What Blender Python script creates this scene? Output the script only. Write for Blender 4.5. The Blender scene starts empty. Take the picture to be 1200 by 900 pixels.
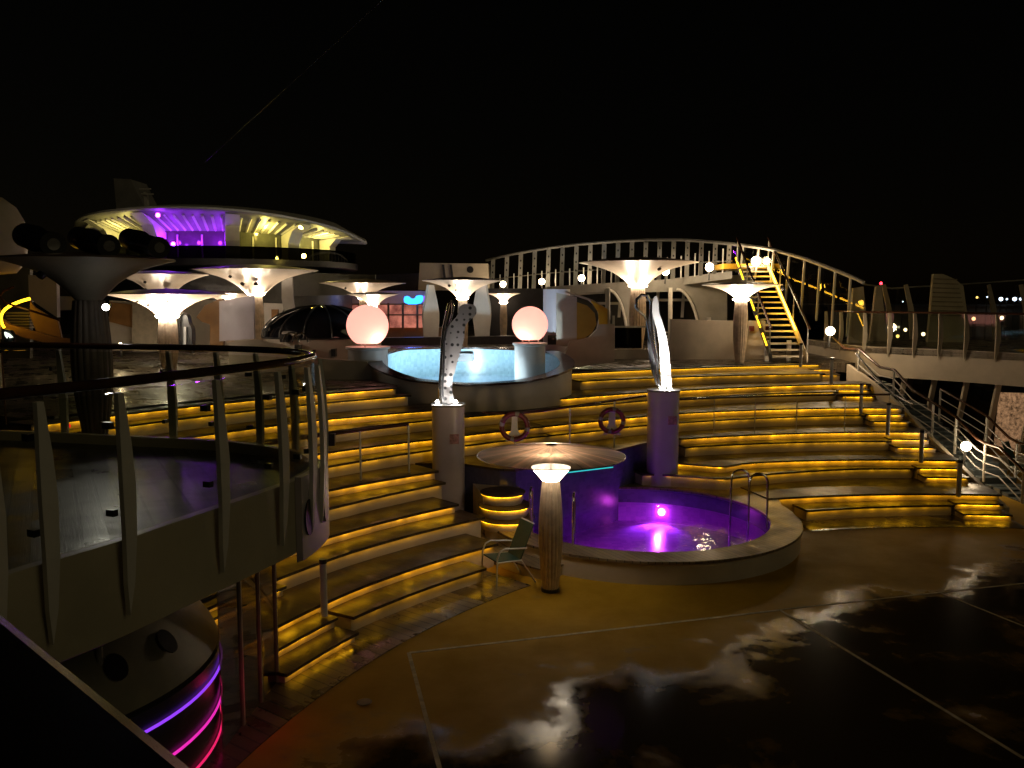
import bpy, math, random
from mathutils import Vector
from math import sin, cos, pi, radians, hypot
random.seed(7)
SC = bpy.context.scene
COL = SC.collection
# ------------------------------------------------------------------ camera maths (reference photo is 1200x900)
H = 4.7
PIT = math.atan(0.1); CP, SP = cos(PIT), sin(PIT)
def ray(px, py):
    u = (px-600)/1000; v = (450-py)/1000
    return (u, CP+v*SP, -SP+v*CP)
def atY(px, py, y):
    d = ray(px, py); t = y/d[1]
    return (d[0]*t, y, H+d[2]*t)
def atZ(px, py, z):
    d = ray(px, py); t = (z-H)/d[2]
    return (d[0]*t, d[1]*t, z)
cam = bpy.data.cameras.new('camera'); co = bpy.data.objects.new('camera', cam); COL.objects.link(co)
cam.sensor_width = 36; cam.lens = 30; cam.clip_start = 0.05; cam.clip_end = 3000
co.location = (0, 0, H); co.rotation_euler = (pi/2-PIT, 0, 0); SC.camera = co

# ------------------------------------------------------------------ materials
def newmat(name):
    m = bpy.data.materials.new(name); m.use_nodes = True
    nt = m.node_tree; nt.nodes.clear()
    out = nt.nodes.new('ShaderNodeOutputMaterial')
    return m, nt, out
def N(nt, t, **k):
    n = nt.nodes.new(t)
    for a, b in k.items():
        if a in n.inputs.keys() if hasattr(n.inputs, 'keys') else False: n.inputs[a].default_value = b
        else: setattr(n, a, b)
    return n
def noise(nt, scale, detail=4, rough=.55, vec=None):
    n = nt.nodes.new('ShaderNodeTexNoise'); n.inputs['Scale'].default_value = scale
    n.inputs['Detail'].default_value = detail; n.inputs['Roughness'].default_value = rough
    if vec is None:
        g = nt.nodes.new('ShaderNodeNewGeometry'); vec = g.outputs['Position']
    nt.links.new(vec, n.inputs['Vector'])
    return n
def ramp(nt, fac, stops):
    r = nt.nodes.new('ShaderNodeValToRGB'); el = r.color_ramp.elements
    while len(el) < len(stops): el.new(.5)
    for e, (p, c) in zip(el, stops):
        e.position = p; e.color = (c[0], c[1], c[2], 1) if isinstance(c, tuple) else (c, c, c, 1)
    nt.links.new(fac, r.inputs[0]); return r
def paint(name, c, rough=.45, var=.18, scale=3.0, metal=0, bump=.02, spec=.5, r2=None, bscale=40):
    m, nt, out = newmat(name)
    b = nt.nodes.new('ShaderNodeBsdfPrincipled')
    n = noise(nt, scale, 6, .6)
    lo = tuple(x*(1-var) for x in c); hi = tuple(min(1, x*(1+var)) for x in c)
    r = ramp(nt, n.outputs['Fac'], [(.3, lo), (.7, hi)])
    nt.links.new(r.outputs[0], b.inputs['Base Color'])
    n2 = noise(nt, scale*2.3, 5, .6)
    rr = ramp(nt, n2.outputs['Fac'], [(.35, rough if r2 is None else r2), (.65, rough)])
    nt.links.new(rr.outputs[0], b.inputs['Roughness'])
    b.inputs['Metallic'].default_value = metal
    b.inputs['Specular IOR Level'].default_value = spec
    if bump:
        n3 = noise(nt, bscale, 4, .6)
        bp = nt.nodes.new('ShaderNodeBump'); bp.inputs['Strength'].default_value = bump*4; bp.inputs['Distance'].default_value = .02
        nt.links.new(n3.outputs['Fac'], bp.inputs['Height']); nt.links.new(bp.outputs[0], b.inputs['Normal'])
    nt.links.new(b.outputs[0], out.inputs[0]); return m
def emit(name, c, s, spots=0):
    m, nt, out = newmat(name)
    e = nt.nodes.new('ShaderNodeEmission'); e.inputs[0].default_value = (*c, 1); e.inputs[1].default_value = s
    if spots:
        n = noise(nt, spots, 2, .5)
        r = ramp(nt, n.outputs['Fac'], [(.36, .55), (.5, .9), (.64, 1.9)])
        nb = noise(nt, .9, 3, .6); rb_ = ramp(nt, nb.outputs['Fac'], [(.36, .5), (.62, 1.25)])
        mu0 = nt.nodes.new('ShaderNodeMath'); mu0.operation = 'MULTIPLY'; mu0.inputs[1].default_value = s; nt.links.new(rb_.outputs[0], mu0.inputs[0])
        mu = nt.nodes.new('ShaderNodeMath'); mu.operation = 'MULTIPLY'; nt.links.new(mu0.outputs[0], mu.inputs[1])
        nt.links.new(r.outputs[0], mu.inputs[0]); nt.links.new(mu.outputs[0], e.inputs[1])
    nt.links.new(e.outputs[0], out.inputs[0]); return m
def planks(name, c1, c2, dirv, width=.11, rough=(.1, .45), wet=1.0, groove=.09, tilt=.5):
    """boards running along dirv; wet patches vary the gloss"""
    m, nt, out = newmat(name); L = nt.links.new
    b = nt.nodes.new('ShaderNodeBsdfPrincipled')
    g = nt.nodes.new('ShaderNodeNewGeometry')
    def dot(vx, vy):
        d = nt.nodes.new('ShaderNodeVectorMath'); d.operation = 'DOT_PRODUCT'; d.inputs[1].default_value = (vx, vy, 0)
        L(g.outputs['Position'], d.inputs[0]); return d.outputs['Value']
    def mth(op, a, bb=None):
        q = nt.nodes.new('ShaderNodeMath'); q.operation = op
        for i, x in enumerate([a, bb]):
            if x is None: continue
            if isinstance(x, (int, float)): q.inputs[i].default_value = x
            else: L(x, q.inputs[i])
        return q.outputs[0]
    l = hypot(*dirv); dx, dy = dirv[0]/l, dirv[1]/l
    across = mth('DIVIDE', dot(-dy, dx), width); along = dot(dx, dy)
    fl = mth('FLOOR', across); fr = mth('FRACT', across)
    wn = nt.nodes.new('ShaderNodeTexWhiteNoise'); wn.noise_dimensions = '1D'; L(fl, wn.inputs['W'])
    seg = mth('FLOOR', mth('DIVIDE', mth('ADD', along, mth('MULTIPLY', wn.outputs['Value'], 9.0)), 2.4))
    wn2 = nt.nodes.new('ShaderNodeTexWhiteNoise'); wn2.noise_dimensions = '2D'
    cx = nt.nodes.new('ShaderNodeCombineXYZ'); L(fl, cx.inputs[0]); L(seg, cx.inputs[1]); L(cx.outputs[0], wn2.inputs['Vector'])
    gr = nt.nodes.new('ShaderNodeCombineXYZ'); L(mth('MULTIPLY', across, 3.0), gr.inputs[0]); L(mth('MULTIPLY', along, .8), gr.inputs[1])
    grain = noise(nt, 3.5, 6, .65, gr.outputs[0])
    mixv = mth('ADD', mth('MULTIPLY', wn2.outputs['Value'], .6), mth('MULTIPLY', grain.outputs['Fac'], .4))
    rp = ramp(nt, mixv, [(.15, c1), (.85, c2)])
    inside = mth('MULTIPLY', mth('GREATER_THAN', fr, groove), mth('LESS_THAN', fr, 1.0))
    mx = nt.nodes.new('ShaderNodeMix'); mx.data_type = 'RGBA'
    L(inside, mx.inputs[0]); mx.inputs[6].default_value = (.012, .01, .008, 1); L(rp.outputs[0], mx.inputs[7])
    L(mx.outputs[2], b.inputs['Base Color'])
    wn3 = noise(nt, 1.3, 6, .62)
    rr = ramp(nt, wn3.outputs['Fac'], [(.42, rough[0]), (.62, rough[1])])
    jit = mth('ADD', rr.outputs[0], mth('MULTIPLY', wn2.outputs['Value'], .12))
    L(jit, b.inputs['Roughness'])
    bp = nt.nodes.new('ShaderNodeBump'); bp.inputs['Strength'].default_value = .35; bp.inputs['Distance'].default_value = .006
    cup = mth('MULTIPLY', fr, mth('SUBTRACT', wn2.outputs['Value'], .5))     # every board lies a little askew
    L(mth('ADD', mth('MULTIPLY', cup, tilt), mth('ADD', mth('MULTIPLY', inside, .6), mth('MULTIPLY', grain.outputs['Fac'], .5))), bp.inputs['Height'])
    L(bp.outputs[0], b.inputs['Normal'])
    L(b.outputs[0], out.inputs[0]); return m
def glass(name, tint=(.8, .82, .75), gloss=.05, rough=.03, facing=.25):
    m, nt, out = newmat(name)
    t = nt.nodes.new('ShaderNodeBsdfTransparent'); t.inputs[0].default_value = (*tint, 1)
    g = nt.nodes.new('ShaderNodeBsdfGlossy'); g.inputs['Roughness'].default_value = rough
    fr = nt.nodes.new('ShaderNodeLayerWeight'); fr.inputs[0].default_value = .5
    rr = ramp(nt, fr.outputs['Facing'], [(0, gloss), (.5, gloss+.02), (.8, gloss+.10), (1, .6)])
    mx = nt.nodes.new('ShaderNodeMixShader'); nt.links.new(rr.outputs[0], mx.inputs[0])
    nt.links.new(t.outputs[0], mx.inputs[1]); nt.links.new(g.outputs[0], mx.inputs[2])
    nt.links.new(mx.outputs[0], out.inputs[0]); return m

AX = (-.48, .88)          # the ship's fore-and-aft line as it runs away from the camera
M = {}
M['beige'] = paint('cream paint', (.50, .43, .34), .5, .16, 1.2)
M['riser'] = paint('cream riser paint', (.52, .42, .31), .45, .28, 2.2)
M['shadowskin'] = paint('shaded canopy skin', (.17, .15, .11), .5, .2, 2)  # dark copy of the canopy enamel, unlit look put into the colour
M['slatshade'] = paint('shaded column slats', (.09, .07, .05), .6, .25, 6)  # slatted wood darkened in colour for the unlit column
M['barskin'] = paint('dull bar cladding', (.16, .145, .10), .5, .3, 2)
M['white'] = paint('white paint', (.66, .63, .58), .4, .10, 1.6)
M['lilac'] = paint('lilac white paint', (.52, .46, .50), .35, .1, 1.5)
M['fascia'] = paint('old cream paint', (.46, .41, .29), .42, .22, .7)
M['ochre'] = paint('ochre paint', (.72, .42, .03), .5, .15, 2)  # colour raised to carry the lamplight on the curved screen
M['brown'] = paint('brown paint', (.24, .12, .035), .5, .2, 2)
M['salmon'] = paint('terracotta paint', (.30, .17, .11), .5, .2, 2)
M['dark'] = paint('dark metal', (.03, .03, .03), .35, .3, 5)
M['black'] = paint('black enamel', (.012, .012, .012), .32, .3, 5)
M['grey'] = paint('grey paint', (.26, .25, .23), .5, .2, 1.5)
M['rail'] = paint('dark varnished teak', (.055, .025, .014), .22, .35, 8, r2=.1)
M['railwhite'] = paint('white rail enamel', (.6, .58, .54), .35, .1, 5)
M['steel'] = paint('stainless steel', (.6, .6, .6), .2, .1, 8, metal=1, bump=0)
M['slat'] = paint('pale slatted wood', (.62, .48, .35), .55, .25, 6, bscale=25)
M['slatdark'] = paint('weathered slatted wood', (.24, .2, .14), .6, .25, 6)
M['canopy'] = paint('canopy enamel', (.62, .53, .43), .4, .10, 2.5)
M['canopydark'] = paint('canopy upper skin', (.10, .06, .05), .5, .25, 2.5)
M['tread'] = planks('wet teak treads', (.018, .011, .007), (.075, .048, .025), (.78, -.62), .10, (.3, .55))
M['tread'].node_tree.nodes['Principled BSDF'].inputs['Specular IOR Level'].default_value = .42
M['ring'] = planks('wet teak deck ring', (.05, .035, .018), (.13, .10, .06), (.80, -.60), .17, (.16, .5), groove=.14)
M['balcony'] = planks('wet dark decking', (.02, .017, .015), (.07, .06, .05), AX, .15, (.24, .40), groove=.14, tilt=.9)
M['balcony'].node_tree.nodes['Bump'].inputs['Strength'].default_value = .5
M['balcony'].node_tree.nodes['Principled BSDF'].inputs['Specular IOR Level'].default_value = 1.0
M['coping'] = planks('pool coping boards', (.13, .09, .055), (.25, .19, .12), AX, .10, (.3, .55))
M['deck'] = planks('upper pool deck boards', (.06, .045, .03), (.13, .1, .07), AX, .12, (.15, .5))
M['led'] = emit('amber light strip', (1, .49, .010), 7.5, 7)
M['ledlow'] = emit('soft amber light strip', (1, .49, .012), 3.2, 7)
M['ledtop'] = emit('bright amber light strip', (1, .52, .012), 6)
M['lampwhite'] = emit('warm white lamp', (1, .80, .58), 55)
M['lampring'] = emit('warm white uplight', (1, .80, .60), 26)
M['coldring'] = emit('strong white uplight', (1, .88, .72), 75)
M['coldlamp'] = emit('cool white floodlight', (1, .96, .92), 160)
M['ball'] = emit('globe lamp', (1, .80, .50), 26)
M['purple'] = emit('purple lamp', (.30, .02, 1), 60)
M['yellowlamp'] = emit('yellow lamp', (1, .72, .12), 60)
M['neonviolet'] = emit('violet neon', (.30, .05, 1), 1.1)
M['neonpink'] = emit('pink neon', (1, .03, .55), .9)
M['neonred'] = emit('magenta neon', (1, .02, .16), .9)
M['neonblue'] = emit('blue neon', (.02, .22, 1), 5)
M['poollamp'] = emit('magenta pool lamp', (1, .08, 1), 45)
M['bluewall'] = paint('blue mosaic', (.06, .055, .22), .35, .25, 14)
M['glass'] = glass('balustrade glass', (.90, .91, .84), .012)
M['clear'] = glass('clear glass', (.86, .88, .84), .04)
M['smoke'] = glass('smoked glass', (.10, .10, .09), .10)
M['mirror'] = glass('bronze glass', (.42, .36, .26), .22, .02, .4)

def tiles(name, c1, c2, scale=9, rough=.25):
    m, nt, out = newmat(name)
    b = nt.nodes.new('ShaderNodeBsdfPrincipled'); b.inputs['Roughness'].default_value = rough
    g = nt.nodes.new('ShaderNodeNewGeometry')
    v = nt.nodes.new('ShaderNodeTexVoronoi'); v.distance = 'CHEBYCHEV'; v.inputs['Scale'].default_value = scale; v.inputs['Randomness'].default_value = .15
    nt.links.new(g.outputs['Position'], v.inputs['Vector'])
    w = nt.nodes.new('ShaderNodeTexWhiteNoise'); nt.links.new(v.outputs['Position'], w.inputs['Vector'])
    r = ramp(nt, w.outputs['Value'], [(0, c1), (1, c2)])
    nt.links.new(r.outputs[0], b.inputs['Base Color']); nt.links.new(b.outputs[0], out.inputs[0]); return m
M['bluetile'] = tiles('deep blue mosaic', (.07, .07, .15), (.10, .10, .20), 12)
M['palepool'] = tiles('pale blue mosaic', (.34, .56, .66), (.44, .68, .78), 12)
M['violettile'] = tiles('lilac mosaic', (.42, .25, .72), (.55, .36, .85), 9)
def water(name, tint, depthc, bump=.25, scale=5, trans=.8):
    m, nt, out = newmat(name)
    t = nt.nodes.new('ShaderNodeBsdfTransparent'); t.inputs[0].default_value = (*tint, 1)
    g = nt.nodes.new('ShaderNodeBsdfGlossy'); g.inputs['Roughness'].default_value = .03
    n = noise(nt, scale, 3, .5); bp = nt.nodes.new('ShaderNodeBump'); bp.inputs['Strength'].default_value = bump; bp.inputs['Distance'].default_value = .03
    nt.links.new(n.outputs['Fac'], bp.inputs['Height']); nt.links.new(bp.outputs[0], g.inputs['Normal'])
    fr = nt.nodes.new('ShaderNodeFresnel'); fr.inputs['IOR'].default_value = 1.33; nt.links.new(bp.outputs[0], fr.inputs['Normal'])
    mx = nt.nodes.new('ShaderNodeMixShader'); nt.links.new(fr.outputs[0], mx.inputs[0])
    nt.links.new(t.outputs[0], mx.inputs[1]); nt.links.new(g.outputs[0], mx.inputs[2])
    nt.links.new(mx.outputs[0], out.inputs[0]); return m
M['water'] = water('pool water', (.86, .85, .95), None)
# sports court: painted tan coating, rain film with standing puddles
def court_mat():
    m, nt, out = newmat('wet ochre court coating'); L = nt.links.new
    b = nt.nodes.new('ShaderNodeBsdfPrincipled')
    n = noise(nt, .6, 9, .62); n.inputs['Distortion'].default_value = .25
    g = nt.nodes.new('ShaderNodeNewGeometry'); sx = nt.nodes.new('ShaderNodeSeparateXYZ'); L(g.outputs['Position'], sx.inputs[0])
    # rain water stands in the low part of the court: nearer than about y = 11.5 and towards +x
    dd = nt.nodes.new('ShaderNodeVectorMath'); dd.operation = 'DOT_PRODUCT'; dd.inputs[1].default_value = (.6, -1, 0); L(g.outputs['Position'], dd.inputs[0])
    a = nt.nodes.new('ShaderNodeMapRange'); L(dd.outputs['Value'], a.inputs[0]); a.inputs[1].default_value = -11.0; a.inputs[2].default_value = -8.4; a.inputs[3].default_value = -.17; a.inputs[4].default_value = .23
    s = nt.nodes.new('ShaderNodeMath'); L(n.outputs['Fac'], s.inputs[0]); L(a.outputs[0], s.inputs[1])
    pud = ramp(nt, s.outputs[0], [(.49, 0.), (.56, .45), (.70, 1.)])
    n2 = noise(nt, 1.1, 7, .65); n3 = noise(nt, 170, 3, .6)
    dry = ramp(nt, n2.outputs['Fac'], [(.3, (.33, .185, .012)), (.7, (.46, .265, .022))])
    mx = nt.nodes.new('ShaderNodeMix'); mx.data_type = 'RGBA'; L(pud.outputs[0], mx.inputs[0]); L(dry.outputs[0], mx.inputs[6]); mx.inputs[7].default_value = (.035, .022, .006, 1)
    L(mx.outputs[2], b.inputs['Base Color'])
    sp = nt.nodes.new('ShaderNodeMapRange'); L(s.outputs[0], sp.inputs[0]); sp.inputs[1].default_value = .48; sp.inputs[2].default_value = .60; sp.inputs[3].default_value = .08; sp.inputs[4].default_value = .38; L(sp.outputs[0], b.inputs['Specular IOR Level'])
    film = ramp(nt, n2.outputs['Fac'], [(.35, .70), (.65, .5)])
    glo = ramp(nt, s.outputs[0], [(.50, 0.), (.57, .8), (.66, 1.)])
    rr = nt.nodes.new('ShaderNodeMix'); rr.data_type = 'FLOAT'; L(glo.outputs[0], rr.inputs[0]); L(film.outputs[0], rr.inputs[2]); rr.inputs[3].default_value = .12
    L(rr.outputs[0], b.inputs['Roughness'])
    bs = nt.nodes.new('ShaderNodeMapRange'); L(pud.outputs[0], bs.inputs[0]); bs.inputs[3].default_value = .6; bs.inputs[4].default_value = .02
    bp = nt.nodes.new('ShaderNodeBump'); bp.inputs['Distance'].default_value = .004; L(bs.outputs[0], bp.inputs['Strength']); L(n3.outputs['Fac'], bp.inputs['Height'])
    n4 = noise(nt, 2.2, 5, .6)
    bp2 = nt.nodes.new('ShaderNodeBump'); bp2.inputs['Distance'].default_value = .012; bp2.inputs['Strength'].default_value = .025
    L(n4.outputs['Fac'], bp2.inputs['Height']); L(bp.outputs[0], bp2.inputs['Normal'])
    L(bp2.outputs[0], b.inputs['Normal']); L(b.outputs[0], out.inputs[0]); return m
M['court'] = court_mat()
M['line'] = paint('worn court line paint', (.52, .44, .30), .75, .4, 6, spec=.1)
def mottled(name, c1, c2, s, scale):
    m, nt, out = newmat(name); e = nt.nodes.new('ShaderNodeEmission'); e.inputs[1].default_value = s
    n = noise(nt, scale, 5, .7); r = ramp(nt, n.outputs['Fac'], [(.35, c1), (.65, c2)])
    nt.links.new(r.outputs[0], e.inputs[0]); nt.links.new(e.outputs[0], out.inputs[0]); return m
M['frosted'] = mottled('mottled glowing window', (.05, .025, .012), (.55, .28, .15), 1.0, 9)  # mottled warm glow put into the pane as emission
M['barwin'] = mottled('lit bar window', (.10, .02, .02), (.75, .24, .16), .9, .9)
def shell(name):
    m, nt, out = newmat(name)
    t = nt.nodes.new('ShaderNodeBsdfTranslucent'); t.inputs[0].default_value = (.95, .50, .40, 1)
    d = nt.nodes.new('ShaderNodeBsdfDiffuse'); d.inputs[0].default_value = (.6, .33, .28, 1)
    e = nt.nodes.new('ShaderNodeEmission'); e.inputs[0].default_value = (1, .52, .45, 1); e.inputs[1].default_value = .66
    m1 = nt.nodes.new('ShaderNodeMixShader'); m1.inputs[0].default_value = .3
    nt.links.new(t.outputs[0], m1.inputs[1]); nt.links.new(d.outputs[0], m1.inputs[2])
    a = nt.nodes.new('ShaderNodeAddShader'); nt.links.new(m1.outputs[0], a.inputs[0]); nt.links.new(e.outputs[0], a.inputs[1])
    nt.links.new(a.outputs[0], out.inputs[0]); return m
M['globe'] = shell('glowing pink acrylic')
def acrylic():
    """clear acrylic with its reddish reflections painted as streaks from hub to rim"""
    m, nt, out = newmat('streaked translucent acrylic'); L = nt.links.new
    tc = nt.nodes.new('ShaderNodeTexCoord'); sp = nt.nodes.new('ShaderNodeSeparateXYZ'); L(tc.outputs['Object'], sp.inputs[0])
    at = nt.nodes.new('ShaderNodeMath'); at.operation = 'ARCTAN2'; L(sp.outputs[1], at.inputs[0]); L(sp.outputs[0], at.inputs[1])
    sc = nt.nodes.new('ShaderNodeMath'); sc.operation = 'MULTIPLY'; sc.inputs[1].default_value = 1; L(at.outputs[0], sc.inputs[0])
    cb = nt.nodes.new('ShaderNodeCombineXYZ'); L(sc.outputs[0], cb.inputs[0])
    n = noise(nt, 4.5, 5, .7, cb.outputs[0])
    col = ramp(nt, n.outputs['Fac'], [(.35, (.10, .09, .08)), (.5, (.24, .20, .18)), (.62, (.62, .38, .32))])  # radial reflections painted in as reddish streaks by angle
    fac = ramp(nt, n.outputs['Fac'], [(.35, .30), (.62, .62)])
    t = nt.nodes.new('ShaderNodeBsdfTransparent'); t.inputs[0].default_value = (.80, .80, .78, 1)
    tl = nt.nodes.new('ShaderNodeBsdfTranslucent'); L(col.outputs[0], tl.inputs[0])
    g = nt.nodes.new('ShaderNodeBsdfGlossy'); g.inputs['Roughness'].default_value = .3; g.inputs[0].default_value = (.5, .48, .46, 1)
    m1 = nt.nodes.new('ShaderNodeMixShader'); L(fac.outputs[0], m1.inputs[0]); L(t.outputs[0], m1.inputs[1]); L(tl.outputs[0], m1.inputs[2])
    m2 = nt.nodes.new('ShaderNodeMixShader'); m2.inputs[0].default_value = .22; L(m1.outputs[0], m2.inputs[1]); L(g.outputs[0], m2.inputs[2])
    L(m2.outputs[0], out.inputs[0]); return m
M['acrylic'] = acrylic()

# ------------------------------------------------------------------ mesh builder
ORG = {}
class MB:
    def __init__(s): s.v = []; s.f = []
    def add(s, vs, fs):
        o = len(s.v); s.v += [tuple(map(float, p)) for p in vs]; s.f += [tuple(o+i for i in f) for f in fs]; return s
    def box(s, x0, x1, y0, y1, z0, z1, rot=0, c=None):
        pts = [(x0, y0, z0), (x1, y0, z0), (x1, y1, z0), (x0, y1, z0), (x0, y0, z1), (x1, y0, z1), (x1, y1, z1), (x0, y1, z1)]
        if rot:
            cx, cy = c or ((x0+x1)/2, (y0+y1)/2)
            pts = [(cx+(x-cx)*cos(rot)-(y-cy)*sin(rot), cy+(x-cx)*sin(rot)+(y-cy)*cos(rot), z) for x, y, z in pts]
        return s.add(pts, [(0, 3, 2, 1), (4, 5, 6, 7), (0, 1, 5, 4), (1, 2, 6, 5), (2, 3, 7, 6), (3, 0, 4, 7)])
    def prism(s, poly, z0, z1):
        n = len(poly); f = lambda z: z if callable(z) else (lambda x, y: z)
        a, b = f(z0), f(z1)
        return s.add([(x, y, a(x, y)) for x, y in poly]+[(x, y, b(x, y)) for x, y in poly],
                     [tuple(range(n-1, -1, -1)), tuple(range(n, 2*n))]+[(i, (i+1) % n, (i+1) % n+n, i+n) for i in range(n)])
    def extr(s, pts, d):
        """closed 3D polygon pushed along d"""
        n = len(pts)
        return s.add(list(pts)+[(x+d[0], y+d[1], z+d[2]) for x, y, z in pts],
                     [tuple(range(n)), tuple(range(2*n-1, n-1, -1))]+[(i, i+n, (i+1) % n+n, (i+1) % n) for i in range(n)])
    def pxpoly(s, pp, y, th=.1):
        return s.extr([atY(a, b, y) for a, b in pp], (0, th, 0))
    def tube(s, pts, r, n=8, closed=False):
        P = [tuple(p) for p in pts]; k = len(P); rings = []
        up = None
        rr = r if isinstance(r, (list, tuple)) else [r]*k
        for i, p in enumerate(P):
            a = P[(i-1) % k] if (closed or i) else P[0]; b = P[(i+1) % k] if (closed or i < k-1) else P[-1]
            t = [b[j]-a[j] for j in range(3)]; l = math.sqrt(sum(q*q for q in t)) or 1; t = [q/l for q in t]
            if up is None: up = (0, 0, 1) if abs(t[2]) < .9 else (1, 0, 0)
            d = sum(up[j]*t[j] for j in range(3)); u = [up[j]-d*t[j] for j in range(3)]; l = math.sqrt(sum(q*q for q in u)) or 1; u = [q/l for q in u]
            w = (t[1]*u[2]-t[2]*u[1], t[2]*u[0]-t[0]*u[2], t[0]*u[1]-t[1]*u[0]); up = tuple(u)
            rings.append([tuple(p[j]+rr[i]*(cos(2*pi*q/n)*u[j]+sin(2*pi*q/n)*w[j]) for j in range(3)) for q in range(n)])
        vs = [v for R in rings for v in R]; fs = []
        for i in range(k if closed else k-1):
            j = (i+1) % k
            fs += [(i*n+q, i*n+(q+1) % n, j*n+(q+1) % n, j*n+q) for q in range(n)]
        if not closed: fs += [tuple(range(n-1, -1, -1)), tuple((k-1)*n+q for q in range(n))]
        return s.add(vs, fs)
    def lathe(s, prof, c, n=32, flute=0, amp=0, a0=0, a1=2*pi, sx=1, sy=1):
        """profile of (r,z) turned about the vertical through c; closed loops when the profile ends meet on the axis"""
        full = abs(a1-a0-2*pi) < 1e-6; m = n if full else n+1; vs = []
        for r, z in prof:
            for i in range(m):
                a = a0+(a1-a0)*i/n; q = r*(1+amp*(abs(cos(a*flute/2))-.6)) if flute else r
                vs.append((c[0]+q*cos(a)*sx, c[1]+q*sin(a)*sy, c[2]+z))
        fs = []
        for j in range(len(prof)-1):
            for i in range(n):
                k = (i+1) % m if full else i+1
                fs.append((j*m+i, j*m+k, (j+1)*m+k, (j+1)*m+i))
        if full and prof[0][0] > 1e-6 and not (abs(prof[0][0]-prof[-1][0]) < 1e-6 and abs(prof[0][1]-prof[-1][1]) < 1e-6):
            fs.append(tuple(range(n-1, -1, -1))); fs.append(tuple((len(prof)-1)*m+i for i in range(n)))
        return s.add(vs, fs)
    def ball(s, c, r, n=14):
        return s.lathe([(max(1e-5, r*sin(pi*i/(n//2))), -r*cos(pi*i/(n//2))) for i in range(n//2+1)], c, n)
    def build(s, name, mat, parent=None, smooth=False, local=False):
        me = bpy.data.meshes.new(name)
        o = ORG.get(parent.name, (0, 0, 0)) if parent and not local else (0, 0, 0)
        me.from_pydata([(x-o[0], y-o[1], z-o[2]) for x, y, z in s.v], [], s.f)
        me.materials.append(M[mat] if isinstance(mat, str) else mat)
        import bmesh
        bm = bmesh.new(); bm.from_mesh(me)
        bmesh.ops.remove_doubles(bm, verts=bm.verts, dist=1e-5)
        bmesh.ops.recalc_face_normals(bm, faces=bm.faces)
        if name == 'water':
            for f in bm.faces:
                f.normal_update()
                if f.normal.z < 0: f.normal_flip()
        if smooth:
            lim = radians(40)
            for f in bm.faces: f.smooth = True
            for e in bm.edges:
                if len(e.link_faces) != 2 or e.calc_face_angle(0) > lim: e.smooth = False
        bm.to_mesh(me); bm.free()
        ob = bpy.data.objects.new(name, me); COL.objects.link(ob)
        if parent: ob.parent = parent; ORG[ob.name] = o
        return ob
def thing(name, label, cat, loc=(0, 0, 0), rz=0, group=None):
    o = bpy.data.objects.new(name, None); COL.objects.link(o); o.empty_display_size = .2
    o.location = loc; o.rotation_euler = (0, 0, rz); ORG[o.name] = tuple(loc)
    o['label'] = label; o['category'] = cat
    if group: o['group'] = group
    return o
def tag(o, label=None, cat=None, group=None, kind=None):
    for k, v in (('label', label), ('category', cat), ('group', group), ('kind', kind)):
        if v: o[k] = v
    return o
def struct(mb, name, mat, label, cat, smooth=False):
    return tag(mb.build(name, mat, None, smooth), label, cat, kind='structure')
def copy_tree(o, loc=None, rz=None, label=None):
    def cp(a, par):
        c = a.copy(); COL.objects.link(c)
        if par: c.parent = par
        for ch in list(a.children): cp(ch, c)
        return c
    r = cp(o, None)
    if loc: r.location = loc
    if rz is not None: r.rotation_euler = (0, 0, rz)
    if label: r['label'] = label
    return r
def lamp(name, loc, power, color, parent=None, r=.05, typ='POINT', rot=None, spot=None, local=False):
    l = bpy.data.lights.new(name, typ); l.energy = power; l.color = color; l.shadow_soft_size = r
    if spot: l.spot_size = spot; l.spot_blend = .6
    o = bpy.data.objects.new(name, l); COL.objects.link(o)
    g = ORG.get(parent.name, (0, 0, 0)) if parent and not local else (0, 0, 0)
    o.location = tuple(loc[i]-g[i] for i in range(3))
    if rot: o.rotation_euler = rot
    if parent: o.parent = parent
    return o
def aimed(name, loc, target, power, color, parent, deg=50, r=.04):
    o = lamp(name, loc, power, color, parent, r, 'SPOT', None, radians(deg))
    d = Vector(target)-Vector(loc); o.rotation_euler = d.to_track_quat('-Z', 'Y').to_euler(); return o
def interp(keys):
    ks = sorted(keys)
    def f(t):
        if t <= ks[0][0]: return ks[0][1]
        for (a, ra), (b, rb) in zip(ks, ks[1:]):
            if t <= b: return ra+(rb-ra)*(t-a)/(b-a)
        return ks[-1][1]
    return f

# ------------------------------------------------------------------ world, faint warm sun added as overall fill
w = bpy.data.worlds.new('World'); SC.world = w; w.use_nodes = True; nt = w.node_tree
bg = nt.nodes['Background']; sky = nt.nodes.new('ShaderNodeTexSky'); sky.sky_type = 'NISHITA'; sky.sun_disc = False
EL, AZ = radians(32), radians(128)
sky.sun_elevation = EL; sky.sun_rotation = AZ
tint = nt.nodes.new('ShaderNodeMix'); tint.data_type = 'RGBA'; tint.blend_type = 'MULTIPLY'; tint.inputs[0].default_value = 1
tint.inputs[7].default_value = (1, .62, .33, 1)
nt.links.new(sky.outputs[0], tint.inputs[6]); nt.links.new(tint.outputs[2], bg.inputs[0]); bg.inputs[1].default_value = .00035
sun = bpy.data.lights.new('sun', 'SUN'); sun.energy = .10; sun.color = (1, .84, .45); sun.angle = radians(25)
so = bpy.data.objects.new('sun', sun); COL.objects.link(so)
from mathutils import Vector
sd = Vector((sin(AZ)*cos(EL), cos(AZ)*cos(EL), sin(EL)))
so.rotation_euler = sd.to_track_quat('Z', 'Y').to_euler(); so.location = sd*30
SC.view_settings.view_transform = 'Standard'; SC.view_settings.look = 'None'; SC.view_settings.exposure = 0; SC.view_settings.gamma = 1
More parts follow.
